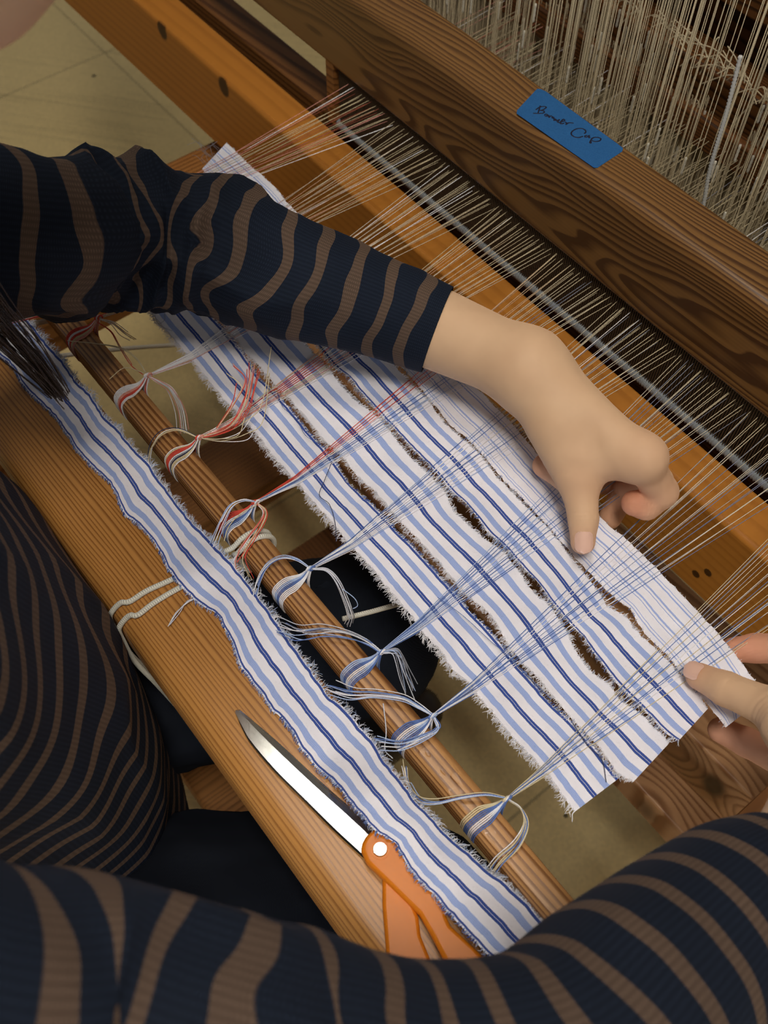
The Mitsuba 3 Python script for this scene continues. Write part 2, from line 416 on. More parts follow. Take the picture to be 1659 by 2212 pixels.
def cord(path, r, label, parent='floor_loom', n=80):
    p = spline(path, n); v, f = tube(p, r, 10)
    s = np.r_[0, np.cumsum(np.linalg.norm(np.diff(p, axis=0), axis=1))]
    uv = np.vstack([np.stack([np.tile(np.arange(10) / 10, n), np.repeat(s, 10)], 1), [[0, 0], [0, s[-1]]]])
    obj('apron_cord', (v, f), 'cord', parent, smooth=True, uv=uv, label=label)


zb = -.0079
def onb(pts, z=zb): return [P(x, y, z) for x, y in pts]
c1, c2 = onb([(379, 1248), (318, 1276), (280, 1300)]), onb([(391, 1268), (333, 1302), (297, 1329)])
def around(p):  # from the beam's top over its rounded front edge and down
    x = p[0]
    return [V([x - .004, .052, -.0095]), V([x - .006, .0425, -.020]), V([x - .004, .0408, -.036]), V([x + .002, .041, -.062]), V([x + .012, .047, -.10]), V([x + .03, .06, -.2])]
def rodwrap(x, dx):
    return [V([x + dx * .1, .1345, -.004]), V([x + dx * .3, .143, .0022]), V([x + dx * .5, .153, .0022]), V([x + dx * .7, .1608, -.006]), V([x + dx * .8, .161, -.018]), V([x + dx, .15, -.0265]), V([x + dx, .138, -.0265]), V([x, .1345, -.016])]
xr = P(485, 1195, 0)[0]
cord([*around(c1[-1])[::-1], *c1[::-1], V([xr - .006, .124, -.0078]), *rodwrap(xr - .003, .006), *rodwrap(xr + .003, .005), V([xr + .004, .124, -.0078]), *c2, *around(c2[-1])], .00195,
     'white braided cord looped round the rod and over the golden front beam', n=260)
cord([P(740, 1337, -.05), P(800, 1322, -.052), P(862, 1305, -.055), P(950, 1284, -.06)], .0019, 'white braided cord seen over the dark jeans between rod and fabric strips')
cord([P(30, 780, -.12), P(135, 768, -.13), P(270, 753, -.17), P(383, 745, -.22), P(520, 735, -.26)], .0022, 'grey braided cord crossing the gap beside the red and white bundles')
cord([P(40, 708, -.05), P(85, 697, -.045), P(115, 690, -.04), P(160, 682, -.035)], .0024, 'short white braided cord end near the reddest bundle at the rod')

# ------------------------------------------------------------------ fabric strips
S0n = [(-90, 690), (-40, 735), (0, 769), (24, 790), (48, 829), (80, 865), (116, 899), (145, 938), (156, 957), (174, 981), (203, 1013), (231, 1036), (252, 1071), (269, 1114), (289, 1126), (318, 1152), (347, 1195), (367, 1236), (396, 1273), (429, 1303), (470, 1330), (489, 1365), (505, 1398), (514, 1430), (540, 1468), (566, 1500), (586, 1533), (622, 1566), (652, 1619), (682, 1657), (718, 1687), (753, 1728), (779, 1761), (817, 1799), (855, 1824), (872, 1857), (899, 1896), (934, 1930), (968, 1971), (1006, 2011), (1044, 2052), (1075, 2080), (1130, 2140)]
S0f = [(-40, 590), (10, 640), (46, 677), (72, 704), (101, 740), (135, 778), (164, 822), (193, 848), (224, 897), (252, 923), (289, 969), (318, 995), (347, 1039), (373, 1074), (411, 1123), (436, 1148), (460, 1174), (496, 1210), (530, 1254), (564, 1297), (588, 1329), (622, 1377), (662, 1432), (708, 1500), (748, 1533), (779, 1571), (807, 1601), (834, 1647), (872, 1693), (901, 1734), (932, 1766), (982, 1817), (1020, 1847), (1053, 1880), (1084, 1900), (1130, 1941), (1160, 1975), (1190, 2012), (1250, 2075)]
S1n = [(230, 560), (280, 620), (320, 665), (345, 700), (386, 746), (437, 806), (480, 857), (524, 906), (562, 947), (584, 979), (616, 1015), (657, 1061), (700, 1110), (760, 1181), (796, 1220), (825, 1256), (856, 1295), (890, 1333), (909, 1362), (952, 1410), (984, 1454), (1013, 1477), (1028, 1500), (1066, 1543), (1109, 1594), (1155, 1642), (1185, 1675), (1208, 1710), (1230, 1738), (1241, 1754)]
S1f = [(340, 550), (410, 630), (450, 675), (494, 724), (532, 774), (556, 814), (592, 846), (630, 887), (668, 936), (697, 966), (722, 997), (755, 1045), (805, 1092), (834, 1121), (861, 1152), (897, 1186), (933, 1227), (962, 1258), (991, 1292), (1017, 1324), (1054, 1360), (1078, 1386), (1110, 1430), (1148, 1472), (1180, 1510), (1200, 1530), (1235, 1560), (1270, 1597), (1300, 1638), (1337, 1681)]
S2n = [(400, 590), (450, 655), (494, 712), (521, 750), (554, 785), (584, 819), (613, 850), (645, 884), (673, 917), (697, 948), (735, 980), (768, 1024), (803, 1056), (824, 1078), (867, 1129), (903, 1166), (939, 1205), (977, 1249), (1018, 1295), (1037, 1309), (1066, 1340), (1092, 1385), (1125, 1428), (1170, 1475), (1215, 1530), (1240, 1557), (1282, 1600), (1310, 1635), (1332, 1668), (1367, 1690)]
S2f = [(520, 590), (590, 668), (640, 722), (685, 772), (715, 803), (740, 836), (777, 872), (824, 908), (852, 944), (885, 984), (910, 1009), (939, 1038), (965, 1067), (975, 1096), (1012, 1132), (1047, 1163), (1085, 1190), (1115, 1226), (1150, 1275), (1190, 1312), (1228, 1371), (1241, 1399), (1269, 1440), (1316, 1480), (1330, 1499), (1355, 1523), (1388, 1546), (1416, 1573), (1446, 1605)]
S3n = [(545, 590), (612, 668), (652, 712), (690, 752), (719, 790), (758, 818), (775, 843), (798, 868), (826, 901), (858, 933), (889, 968), (925, 1002), (950, 1031), (976, 1063), (1000, 1082), (1029, 1114), (1054, 1150), (1086, 1176), (1120, 1215), (1160, 1258), (1195, 1305), (1230, 1347), (1256, 1371), (1283, 1413), (1305, 1438), (1323, 1465), (1357, 1501), (1382, 1524), (1410, 1553), (1437, 1584), (1466, 1600)]
S3f = [(645, 590), (720, 662), (790, 730), (825, 762), (856, 793), (881, 822), (918, 858), (957, 908), (986, 937), (1030, 974), (1066, 1021), (1102, 1058), (1138, 1097), (1174, 1130), (1203, 1163), (1240, 1210), (1270, 1248), (1302, 1291), (1311, 1310), (1347, 1328), (1372, 1358), (1394, 1382), (1421, 1406), (1463, 1449), (1493, 1480), (1530, 1530)]
S4n = [(436, 365), (500, 432), (560, 492), (640, 574), (720, 652), (800, 730), (867, 792), (903, 832), (939, 876), (975, 921), (1012, 949), (1048, 989), (1084, 1033), (1120, 1069), (1156, 1108), (1200, 1155), (1234, 1195), (1268, 1232), (1302, 1268), (1330, 1294), (1360, 1316), (1383, 1354), (1410, 1387), (1436, 1410), (1466, 1448), (1499, 1487), (1532, 1526), (1568, 1571)]
S4f = [(490, 308), (505, 322), (536, 353), (569, 382), (599, 410), (623, 440), (700, 514), (790, 602), (880, 694), (960, 772), (1012, 826), (1041, 848), (1077, 886), (1113, 923), (1149, 966), (1180, 1000), (1230, 1052), (1292, 1112), (1324, 1142), (1353, 1165), (1389, 1198), (1421, 1231), (1466, 1277), (1504, 1316), (1546, 1363), (1582, 1407), (1625, 1463), (1640, 1490), (1612, 1537)]


def wave(x, y):
    """How the woven strips undulate."""
    q = np.stack([np.asarray(x) * 9, np.asarray(y) * 16, np.zeros(np.shape(x))], -1)
    z = (meshkit.noise(q, 3) - .5) * .006 + (meshkit.noise(q * 3.1, 5) - .5) * .0018
    return z


CORD_X = float(P(440, 1222, -.008)[0]) + .002


def s0_height(x, y):
    z = np.full(np.shape(x), -.0088)
    z = z + (meshkit.noise(np.stack([x * 30, y * 24, x * 0], -1), 9)) * .0022
    past = np.clip((y - .112) / .03, 0, 1)           # the back edge hangs a little over the beam
    z = z - past * .003
    on = np.clip((x + .172) / .04, 0, 1) * np.clip((.150 - y) / .045, 0, 1)   # lies on the scissors
    on = on * on * (3 - 2 * on)
    hump = np.exp(-((x - CORD_X - (y - .09) * .1) / .016) ** 2)                # and over the apron cord
    return z + on * .0140 + hump * .0048


def strip(k, near, far, zf, label, nu=420, nv=34):
    def edge(px, sd):
        q = spline([P(x, y, 0) for x, y in px], 900); q = q[np.r_[True, np.diff(np.maximum.accumulate(q[:, 0])) > 1e-7]]
        x = np.linspace(q[0, 0], q[-1, 0], nu); y = np.interp(x, q[:, 0], q[:, 1])
        y0 = np.interp(np.arange(nu + 120) - 60, np.arange(nu), y)      # the uncut cloth runs straighter than the cut edge
        w = np.hanning(61); y0 = np.convolve(y0, w / w.sum(), 'same')[60:-60]
        y = y + (meshkit.noise(np.stack([x * 260, x * 0 + sd + 5 * k, x * 0], -1), sd) - .5) * .0011
        return np.stack([x, y, x * 0], 1), y0
    a, a0 = edge(near, 1); b, b0 = edge(far, 2)
    follow = .85 if k == 0 else .5                                                        # how far the printed bands follow the edges
    a0 = a0 * (1 - follow) + a[:, 1] * follow; b0 = b0 * (1 - follow) + b[:, 1] * follow
    t = np.linspace(0, 1, nv)[None, :, None]
    g = a[:, None] * (1 - t) + b[:, None] * t
    x, y = g[..., 0], g[..., 1]
    z = zf(x, y)
    # move along the line of sight so that height does not shift the strip in the picture much
    s = (CAM[2] - z) / CAM[2]
    g = np.stack([x * s, y * s, z], -1)
    n = np.arange(nu * nv).reshape(nu, nv)
    q = np.stack([n[:-1, :-1], n[1:, :-1], n[1:, 1:], n[:-1, 1:]], -1).reshape(-1, 4)
    along = np.r_[0, np.cumsum(np.linalg.norm(np.diff((a + b) / 2, axis=0), axis=1))]
    vv = np.clip((y - a0[:, None]) / (b0 - a0)[:, None], 0, 1)
    uv = np.stack([k + .001 + .998 * vv, np.broadcast_to(along[:, None], (nu, nv))], -1)
    t_ = thing('fabric_strip', label, 'fabric strip')
    obj('cloth', (g.reshape(-1, 3), q), 'cloth', t_, smooth=True, uv=uv.reshape(-1, 2))
    return t_, g


def fringe(parent, edge, inward, length, density, cols, sd):
    r = np.random.default_rng(sd); m = MB()
    s = np.r_[0, np.cumsum(np.linalg.norm(np.diff(edge, axis=0), axis=1))]
    n = int(s[-1] * density)
    at = np.sort(r.uniform(0, s[-1], n))
    p = np.stack([np.interp(at, s, edge[:, k]) for k in range(3)], 1); q = np.stack([np.interp(at, s, inward[:, k]) for k in range(3)], 1)
    o = p - q; o /= np.linalg.norm(o, axis=1, keepdims=True)
    tn = np.stack([np.gradient(p[:, k]) for k in range(3)], 1); tn /= np.linalg.norm(tn, axis=1, keepdims=True) + 1e-9
    clump = meshkit.noise(np.stack([at * 260, at * 0, at * 0], -1), sd)
    for i in range(n):
        L = length * (.35 + .9 * r.random()) * (.6 + .7 * clump[i]); w = r.normal(0, .35) + (clump[i] - .5) * 1.4
        d1 = o[i] + tn[i] * w; d1 /= np.linalg.norm(d1)
        c = cols[r.integers(len(cols))]
        mid = p[i] + d1 * L * .5 + [0, 0, r.normal(.0003, .0005)]
        end = p[i] + (d1 + tn[i] * r.normal(0, .35)) * L + [0, 0, r.normal(-.0003, .0012)]
        v, f = tube(V([p[i] - o[i] * .0008 + [0, 0, .0002], mid, end]), [.00022, .00019, .00010], 3, False)
        m.add(v, f, c)
    obj('frayed_edge', m.mesh(), 'yarn', parent, smooth=True, color=m.col(), kind='stuff')


WHT, PALE, NAVY, BLUE, SKY, CREAM, RED, PINK, GREY, DKB = (.76, .75, .78), (.62, .64, .72), (.03, .07, .30), (.10, .17, .42), (.38, .48, .70), (.62, .53, .34), (.62, .07, .045), (.70, .33, .27), (.30, .31, .36), (.035, .04, .08)
strips = []
t0, g0 = strip(0, S0n, S0f, s0_height, 'striped fabric strip lying along the golden front beam, over the scissors')
fringe(t0, g0[:, -1], g0[:, -3], .0042, 3000, [WHT, PALE, SKY, GREY], 10)
fringe(t0, g0[:, 0], g0[:, 2], .0018, 2200, [NAVY, BLUE, SKY, PALE], 11)
for k, (nn, ff, lab) in enumerate(((S1n, S1f, 'striped fabric strip woven in nearest the knotted bundles and the rod'), (S2n, S2f, 'striped fabric strip woven in second from the rod'),
                                   (S3n, S3f, 'striped fabric strip woven in third from the rod, beside the strip held in both hands'), (S4n, S4f, 'paler strip with thin blue lines held by both hands')), 1):
    t_, g = strip(k, nn, ff, wave, lab, nu=360)
    strips.append(g)
    fringe(t_, g[:, 0], g[:, 2], (.0040, .0034, .0026, .0012)[k - 1], (3400, 3000, 2200, 700)[k - 1], [WHT, WHT, WHT, PALE] if k < 3 else [WHT, PALE, BLUE, GREY], 20 + k)
    fringe(t_, g[:, -1], g[:, -3], (.0018, .0026, .0022, .0008)[k - 1], (2200, 2200, 1500, 500)[k - 1], [NAVY, BLUE, PALE, GREY] if k == 1 else [WHT, PALE, GREY], 30 + k)
m = MB(); r = np.random.default_rng(3)   # frayed corner of the pale strip
for i in range(14):
    p = P(436 + r.uniform(0, 50), 365 - r.uniform(0, 50), .001); v, f = tube(spline([p, p + V([-.008, -.001, .003 * r.random()]) * r.uniform(.5, 1.6), p + V([-.016, r.normal(0, .005), 0])], 6), .00016, 3); m.add(v, f, GREY)
obj('loose_ends', m.mesh(), 'yarn', 'fabric_strip_004', smooth=True, color=m.col(), kind='stuff')


def edges_at(x):
    """y of the near and far edge of each woven strip at x, or None beyond its ends."""
    out = []
    for g in strips:
        a, b = g[:, 0], g[:, -1]
        a_, b_ = (a[np.argsort(a[:, 0])], b[np.argsort(b[:, 0])])
        out.append((np.interp(x, a_[:, 0], a_[:, 1]), np.interp(x, b_[:, 0], b_[:, 1])) if min(a[:, 0].min(), b[:, 0].min()) + .004 < x < max(a[:, 0].max(), b[:, 0].max()) - .004 else None)
    return out


# ------------------------------------------------------------------ warp bundles
KN = [(-.655, None), (None, (213, 686)), (None, (320, 811)), (None, (431, 945)), (None, (552, 1085)), (None, (671, 1228)), (None, (823, 1409)), (None, (935, 1546)), (None, (1096, 1725))]
PAL = [[CREAM, CREAM, CREAM, (.35, .1, .06), PINK], [RED, WHT, RED, CREAM, PINK], [WHT, WHT, PINK, RED, WHT], [RED, WHT, PINK, CREAM, RED], [RED, RED, WHT, BLUE, SKY, WHT],
       [WHT, SKY, BLUE, WHT, WHT], [SKY, BLUE, WHT, SKY, BLUE], [BLUE, WHT, SKY, BLUE, WHT], [CREAM, WHT, BLUE, CREAM, BLUE]]
LAB = ['cream and brown warp bundle behind the striped left sleeve', 'red and white warp bundle knotted at the rod just below the striped sleeve', 'whitish pink warp bundle with a pale hanging tail, second below the sleeve', 'red and cream warp bundle with frayed ends standing up over the nearest strip', 'half red half blue warp bundle knotted beside the white cord on the rod',
       'white and blue warp bundle next to the red and blue one', 'blue and white warp bundle with a grey bushy tail over the dark knee', 'blue warp bundle with a tangled knot, second from the bottom of the rod', 'cream and blue warp bundle at the lower end with a round looping tail']
# tails: (pixel, height) along each tail, how many strands, spread, palette
TAIL = {1: [([(205, 684, .010), (165, 664, .016), (110, 672, .010), (30, 690, .0), (0, 700, -.004)], 9, .0028, [RED, RED, CREAM, RED, WHT]), ([(217, 690, .010), (245, 700, .004), (268, 722, -.01), (291, 738, -.02)], 7, .0026, [WHT, CREAM, WHT]), ([(210, 695, .008), (240, 715, .002), (258, 745, -.002), (285, 785, .006), (312, 805, .011)], 3, .0012, [RED, CREAM])],
        2: [([(325, 814, .010), (345, 824, .008), (372, 842, -.002), (394, 885, -.02), (402, 930, -.035)], 9, .0022, [WHT, PALE, WHT, PINK]), ([(316, 806, .012), (296, 775, .012), (265, 752, .006), (215, 741, .003), (150, 734, .0)], 2, .0012, [CREAM]), ([(312, 806, .012), (272, 795, .010), (240, 820, .004)], 1, .001, [CREAM])],
        3: [([(434, 944, .010), (470, 935, .012), (505, 915, .018), (528, 880, .022), (540, 840, .026), (545, 792, .03)], 9, .0035, [RED, PINK, CREAM, RED]), ([(438, 946, .010), (480, 948, .008), (530, 935, .010), (560, 900, .016), (575, 800, .02)], 5, .008, [CREAM, WHT]), ([(427, 944, .010), (385, 927, .014), (350, 935, .010), (327, 965, .0), (320, 1015, -.02)], 5, .0014, [CREAM, WHT, CREAM, DKB]), ([(470, 925, .013), (508, 870, .02), (525, 830, .024), (495, 805, .03)], 4, .004, [RED, PINK, CREAM])],
        4: [([(550, 1083, .011), (525, 1080, .016), (500, 1092, .014), (480, 1125, .006), (460, 1175, -.006)], 6, .0015, [WHT, SKY, PALE, BLUE]), ([(556, 1088, .010), (572, 1105, .010), (565, 1130, .008), (535, 1175, .004), (518, 1210, -.003), (532, 1252, -.018)], 9, .0026, [RED, RED, PINK, CREAM, WHT]), ([(556, 1090, .010), (520, 1110, .006), (495, 1140, .004), (485, 1170, .0)], 1, .001, [CREAM])],
        5: [([(668, 1226, .011), (640, 1208, .016), (605, 1204, .016), (573, 1225, .008), (556, 1262, -.004), (548, 1300, -.015)], 8, .0016, [WHT, SKY, BLUE, PALE]), ([(676, 1229, .010), (705, 1232, .010), (728, 1258, .004), (746, 1300, -.01), (757, 1332, -.02), (752, 1350, -.03)], 8, .0022, [PALE, WHT, GREY, PALE]), ([(740, 1272, .0), (765, 1290, -.004), (772, 1305, -.01), (762, 1312, -.012)], 1, .001, [SKY])],
        6: [([(820, 1406, .011), (795, 1388, .014), (755, 1372, .008), (700, 1364, .005), (650, 1368, .0), (612, 1356, -.006)], 10, .0032, [WHT, SKY, PALE, BLUE, GREY]), ([(828, 1408, .010), (855, 1404, .012), (868, 1418, .006), (880, 1450, -.008), (897, 1490, -.022)], 12, .0045, [GREY, PALE, GREY, SKY])],
        7: [([(932, 1543, .011), (905, 1526, .014), (870, 1508, .010), (810, 1500, .006), (760, 1500, .002), (716, 1487, -.004)], 10, .0026, [SKY, WHT, BLUE, PALE]), ([(938, 1550, .010), (945, 1572, .007), (915, 1590, .007), (865, 1606, .006), (815, 1602, .0)], 9, .0028, [SKY, WHT, BLUE]), ([(828, 1520, .002), (835, 1580, .003), (832, 1620, -.004), (850, 1640, -.01), (868, 1634, -.012)], 1, .001, [PALE])],
        8: [([(1092, 1723, .011), (1050, 1716, .011), (1000, 1722, .006), (940, 1734, .003), (905, 1726, -.004), (884, 1690, -.012), (878, 1655, -.014)], 9, .002, [CREAM, WHT, BLUE, SKY]), ([(1100, 1728, .010), (1128, 1748, .014), (1138, 1780, .012), (1120, 1822, .006), (1085, 1858, .0), (1062, 1888, -.008)], 9, .002, [CREAM, WHT, BLUE, CREAM])]}
XR = np.linspace(-.682, -.045, len(KN) + 1)
YR, YH = .505, .70
tin = 0
for b, (kx, px) in enumerate(KN):
    K = P(*px, .009) if px else V([kx, .163, .009])
    rr = np.random.default_rng(100 + b)
    root = thing('warp_bundle', LAB[b], 'thread bundle', 'warp bundles tied to the rod')
    n = 24
    ends = np.sort(XR[b] + (XR[b + 1] - XR[b]) * np.clip((np.arange(n) + .5) / n + rr.normal(0, .025, n), .01, .99))
    # some clumping, as the threads pass the reed in pairs
    ends = ends + .0016 * np.sin(ends * 900)
    pal = PAL[b]
    for i in range(n):
        xe = ends[i]; up = 1 if i % 2 == 0 else -1
        base = pal[(i * len(pal)) // n] if b in (4,) else pal[rr.integers(len(pal))]
        silver = rr.random() < .09
        off = (i - n / 2) / n
        pts = [K + V([off * .0012, -.001, rr.normal(0, .0006)])]
        def at(y): return K[0] + (xe - K[0]) * (y - K[1]) / (YR - K[1])
        ed = edges_at(at(.27)); stops = []
        for k, e in enumerate(ed):
            if e is None: continue
            yn, yf = edges_at(at((e[0] + e[1]) / 2))[k] or e
            if yn < K[1] + .006: yn = K[1] + .006
            s = up if k % 2 == 0 else -up
            for y in np.linspace(yn + .0015, yf - .0015, 6): stops.append((y, s))
        stops.sort()
        for y, s in stops:
            x = at(y); w = float(wave(V(x), V(y))); pts.append(V([x * (1 - w / .6), y, w + s * .00085 + .0002]))
        y1 = (stops[-1][0] if stops else K[1]) + .02
        pts.append(V([at(YR), YR, .003 * up + .001]))
        pts.append(V([at(YR), YR + .01, .003 * up + .001])); pts.append(V([xe + rr.normal(0, .003), YH + rr.normal(0, .01), .012 * up + .004]))
        pts = V(pts)
        if silver:
            obj('thread', tube(pts, .00032 + .0001 * np.sin(np.arange(len(pts)) * 2.), 4), 'tinsel', root, smooth=False, label='glittering silver thread' if tin == 0 else None); tin += 1
            continue
        y = pts[:, 1][:, None]
        # the yarn is dyed in lengths: cream towards the reed
        far = V(CREAM) * .85 if b > 0 else V(base)
        if base in (BLUE, NAVY, DKB): far = V((.22, .23, .27)) if i % 3 else V(CREAM) * .9
        c = V(base) + (far - V(base)) * np.clip((y - .33) / .05, 0, 1)
        v, f = tube(pts, .00026 if up > 0 else .00023, 5)
        obj('thread', (v, f), 'yarn', root, smooth=True, color=np.vstack([np.repeat(c, 5, 0), c[:1], c[-1:]]))
    # loop round the rod
    mb = MB()
    for i in range(11):
        o = -.002 + (i - 5) * .00102
        x = K[0] + o * 1.15
        loop = [K + V([o * .12, -.001, 0]), V([K[0] + o * .55, .157, .0026]), V([x, .149, .0009]), V([x - .0004, .1425, .0006]), V([x - .0008, .1378, -.004]), V([x - .0008, .1368, -.012]), V([x - .0006, .1378, -.0205]), V([x, .1425, -.0245]), V([x, .153, -.0245]), V([x, .1588, -.019]), V([K[0] + o * .6, .1600, -.004]), K + V([o * .12, 0, -.001])]
        c = pal[(i * len(pal)) // 11] if b != 3 else [WHT, CREAM, RED, RED, RED, WHT, GREY, DKB, CREAM, CREAM, WHT][i]
        if b == 8: c = [CREAM, CREAM, CREAM, BLUE, BLUE, BLUE, WHT, WHT, PALE, BLUE, BLUE][i]
        v, f = tube(spline(loop, 44), .00046, 5); mb.add(v, f, c)
    obj('rod_loop', mb.mesh(), 'yarn', root, smooth=True, color=mb.col())
    mb = MB()
    for i in range(3):
        g = np.linspace(0, 2 * np.pi, 14)
        ring = K + np.stack([(-.0006 + i * .0006) + 0 * g, .0019 * np.cos(g) + (i - 1) * .0009, .0019 * np.sin(g)], 1)
        v, f = tube(ring, .00075, 6); mb.add(v, f, pal[i % len(pal)])
    v, f = tube(K + V([[0, .0005, -.001], [.0004, -.0005, -.004], [.0002, -.0012, -.008]]), [.0006, .0005, .0003], 5); mb.add(v, f, WHT)
    obj('knot', mb.mesh(), 'yarn', root, smooth=True, color=mb.col())
    for path, cnt, spread, tp in TAIL.get(b, []):
        mb = MB(); base = V([P(*q) for q in path])
        for i in range(cnt):
            grow = np.linspace(.15, 1, len(base))[:, None] ** 1.1
            q = base + rr.normal(0, 1, 3) * spread * V([1, 1, .5]) * grow + rr.normal(0, .22, base.shape) * spread * grow
            cut = max(3, len(q) - (1 if rr.random() < .25 and len(q) > 3 else 0))
            v, f = tube(spline(q[:cut], 30), .00034, 5); mb.add(v, f, tp[i % len(tp)])
        obj('tail', mb.mesh(), 'yarn', root, smooth=True, color=mb.col())

# loose single threads
for path, col, lab in (([(716, 1000), (700, 1040), (690, 1070), (712, 1090), (724, 1130), (726, 1170)], DKB, 'loose dark blue thread curling over the nearest strip beside the red and blue bundle'),
                       ([(945, 1290), (1000, 1330), (1060, 1385), (1100, 1420), (1190, 1510)], BLUE, 'straight loose blue thread slanting across the nearest strip'),
                       ([(345, 662), (330, 680), (338, 700), (356, 690), (350, 668), (334, 676), (345, 702), (372, 715)], GREY, 'grey thread curled on the frayed corner by the left sleeve'),
                       ([(1236, 1560), (1270, 1610), (1300, 1640), (1310, 1690)], DKB, 'loose dark thread near the cut end of the nearest strip'),
                       ([(600, 850), (612, 880), (640, 905), (660, 940), (690, 960)], NAVY, 'loose navy thread in the gap between the first two strips')):
    q = V([P(x, y, .004) for x, y in path])
    v, f = tube(spline(q, 60), .00022, 4)
    k = obj('loose_thread', (v, f), 'yarn', smooth=True, color=np.broadcast_to(col, (len(v), 3))); tag(k, lab, 'thread')
q = [V([*P(415, 1285, 0)[:2], -.006]), P(405, 1300, -.0055), P(385, 1325, -.006), P(366, 1352, -.006)]
mb = MB()
for i in range(4):
    v, f = tube(spline(V(q) + rng.normal(0, .0008, (4, 3)) * [1, 1, .2], 16), .0003, 4); mb.add(v, f, [PALE, WHT, GREY, WHT][i])
k = obj('thread_tuft', mb.mesh(), 'yarn', smooth=True, color=mb.col()); tag(k, 'small tuft of white threads sticking out from under the strip onto the beam', 'thread')

# ------------------------------------------------------------------ heddles on their shafts
HED = (.62, .53, .355)


def heddle_mesh(x, y, z0, z1, rr, col):
    """A cord loop: two strands, twisted, with an eye in the middle."""
    mb = MB(); ze = rr.normal(.004, .012)
    for s in (-1, 1):
        z = np.r_[z0, ze - .02, ze - .008, ze, ze + .008, ze + .02, np.linspace(ze + .03, z1, 4)]
        w = np.r_[.0014, .0006, .0012, .0022, .0012, .0006, .0006, .0008, .0006, .0014]
        k = np.linspace(0, 1, len(z)); lean = rr.normal(0, .004)
        p = np.stack([x + s * w + lean * k, y + s * .0006 + 0 * z, z], 1)
        v, f = tube(p, .00042, 4); mb.add(v, f, col)
    # the served part of the eye, a thick whipped sleeve
    if rr.random() < .42:
        zz = ze + rr.choice([-.035, .03, .045]); q = np.stack([np.full(9, x), np.full(9, y), zz + np.arange(9) * .0021], 1)
        v, f = tube(q, .0010 + .0003 * (np.arange(9) % 2), 6); mb.add(v, f, (.58, .55, .46))
    return mb


cnt = 0
for s, (y, zt, lab, num, x0, x1) in enumerate(((.615, .42, 'heddle shaft nearest the brown beater board, hung with cream cord heddles', 90, -.70, -.20), (.66, .42, 'second heddle shaft behind the beater, hung with cream cord heddles', 100, -.74, -.22), (.705, .03, 'rear heddle shaft with dense cream heddles hanging below the dark rail', 110, -.80, -.24))):
    root = thing('heddle_shaft', lab, 'heddle shaft')
    obj('bar', beam(-.95, .05, y - .006, y + .006, (zt if s < 2 else .0), (zt if s < 2 else .0) + .03), 'wood_shaft', root)
    obj('bar', beam(-.95, .05, y - .006, y + .006, -.30, -.27), 'wood_shaft', root)
    rr = np.random.default_rng(50 + s)
    xs = np.sort(rr.uniform(x0, x1, num))
    for x in xs:
        col = V(HED) * rr.uniform(.8, 1.15)
        mb = heddle_mesh(x, y + rr.normal(0, .004), -.275, zt + .006, rr, col)
        obj('heddle', mb.mesh(), 'yarn', root, smooth=True, color=mb.col())
    mb = MB()
    if s == 2:      # the tightly packed rest
        for x in rr.uniform(-.92, -.2, 1500):
            yy = y + rr.normal(.020, .007); a = rr.normal(0, .006)
            v, f = tube(V([[x + a, yy, -.28], [x + a * .4, yy, -.1], [x, yy, rr.uniform(-.006, .002)]]), .0009, 4); mb.add(v, f, V(HED) * rr.uniform(.75, 1.1))
        obj('packed_heddles', mb.mesh(), 'yarn', root, smooth=True, color=mb.col(), kind='stuff')
# string bows on the rail and the braided pull cord
rr = np.random.default_rng(77)
for i, (px, py) in enumerate(((1385, 30), (1440, 60), (1480, 90), (1530, 125), (1570, 150), (1600, 165), (1655, 215), (1350, 0))):
    c = PY(px, py, .738); mb = MB()
    for j in range(5):
        a = rr.normal(0, .012, 3) * [1.4, .3, .8]; e = rr.normal(0, .012, 3) * [1.4, .4, .8]
        v, f = tube(spline([c + a, c + a * .4 + [0, 0, .004], c, c + e * .5 + [0, 0, .004], c + e + [0, 0, -.006]], 18), .0006, 5); mb.add(v, f, V(HED) * 1.1)
    obj('string_bow', mb.mesh(), 'yarn', 'heddle_shaft_002', smooth=True, color=mb.col())
p = V([PY(1600, 120, .60), PY(1570, 240, .60), PY(1535, 360, .60), PY(1522, 430, .60), PY(1505, 520, .60)])
v, f = tube(spline(p, 120), .0013 + .0006 * (np.arange(120) % 2), 8)
k = obj('pull_cord', (v, f), 'yarn', smooth=True, color=np.broadcast_to((.46, .46, .44), (len(v), 3))); tag(k, 'thick white beaded cord hanging in front of the cream heddles at upper right', 'cord')

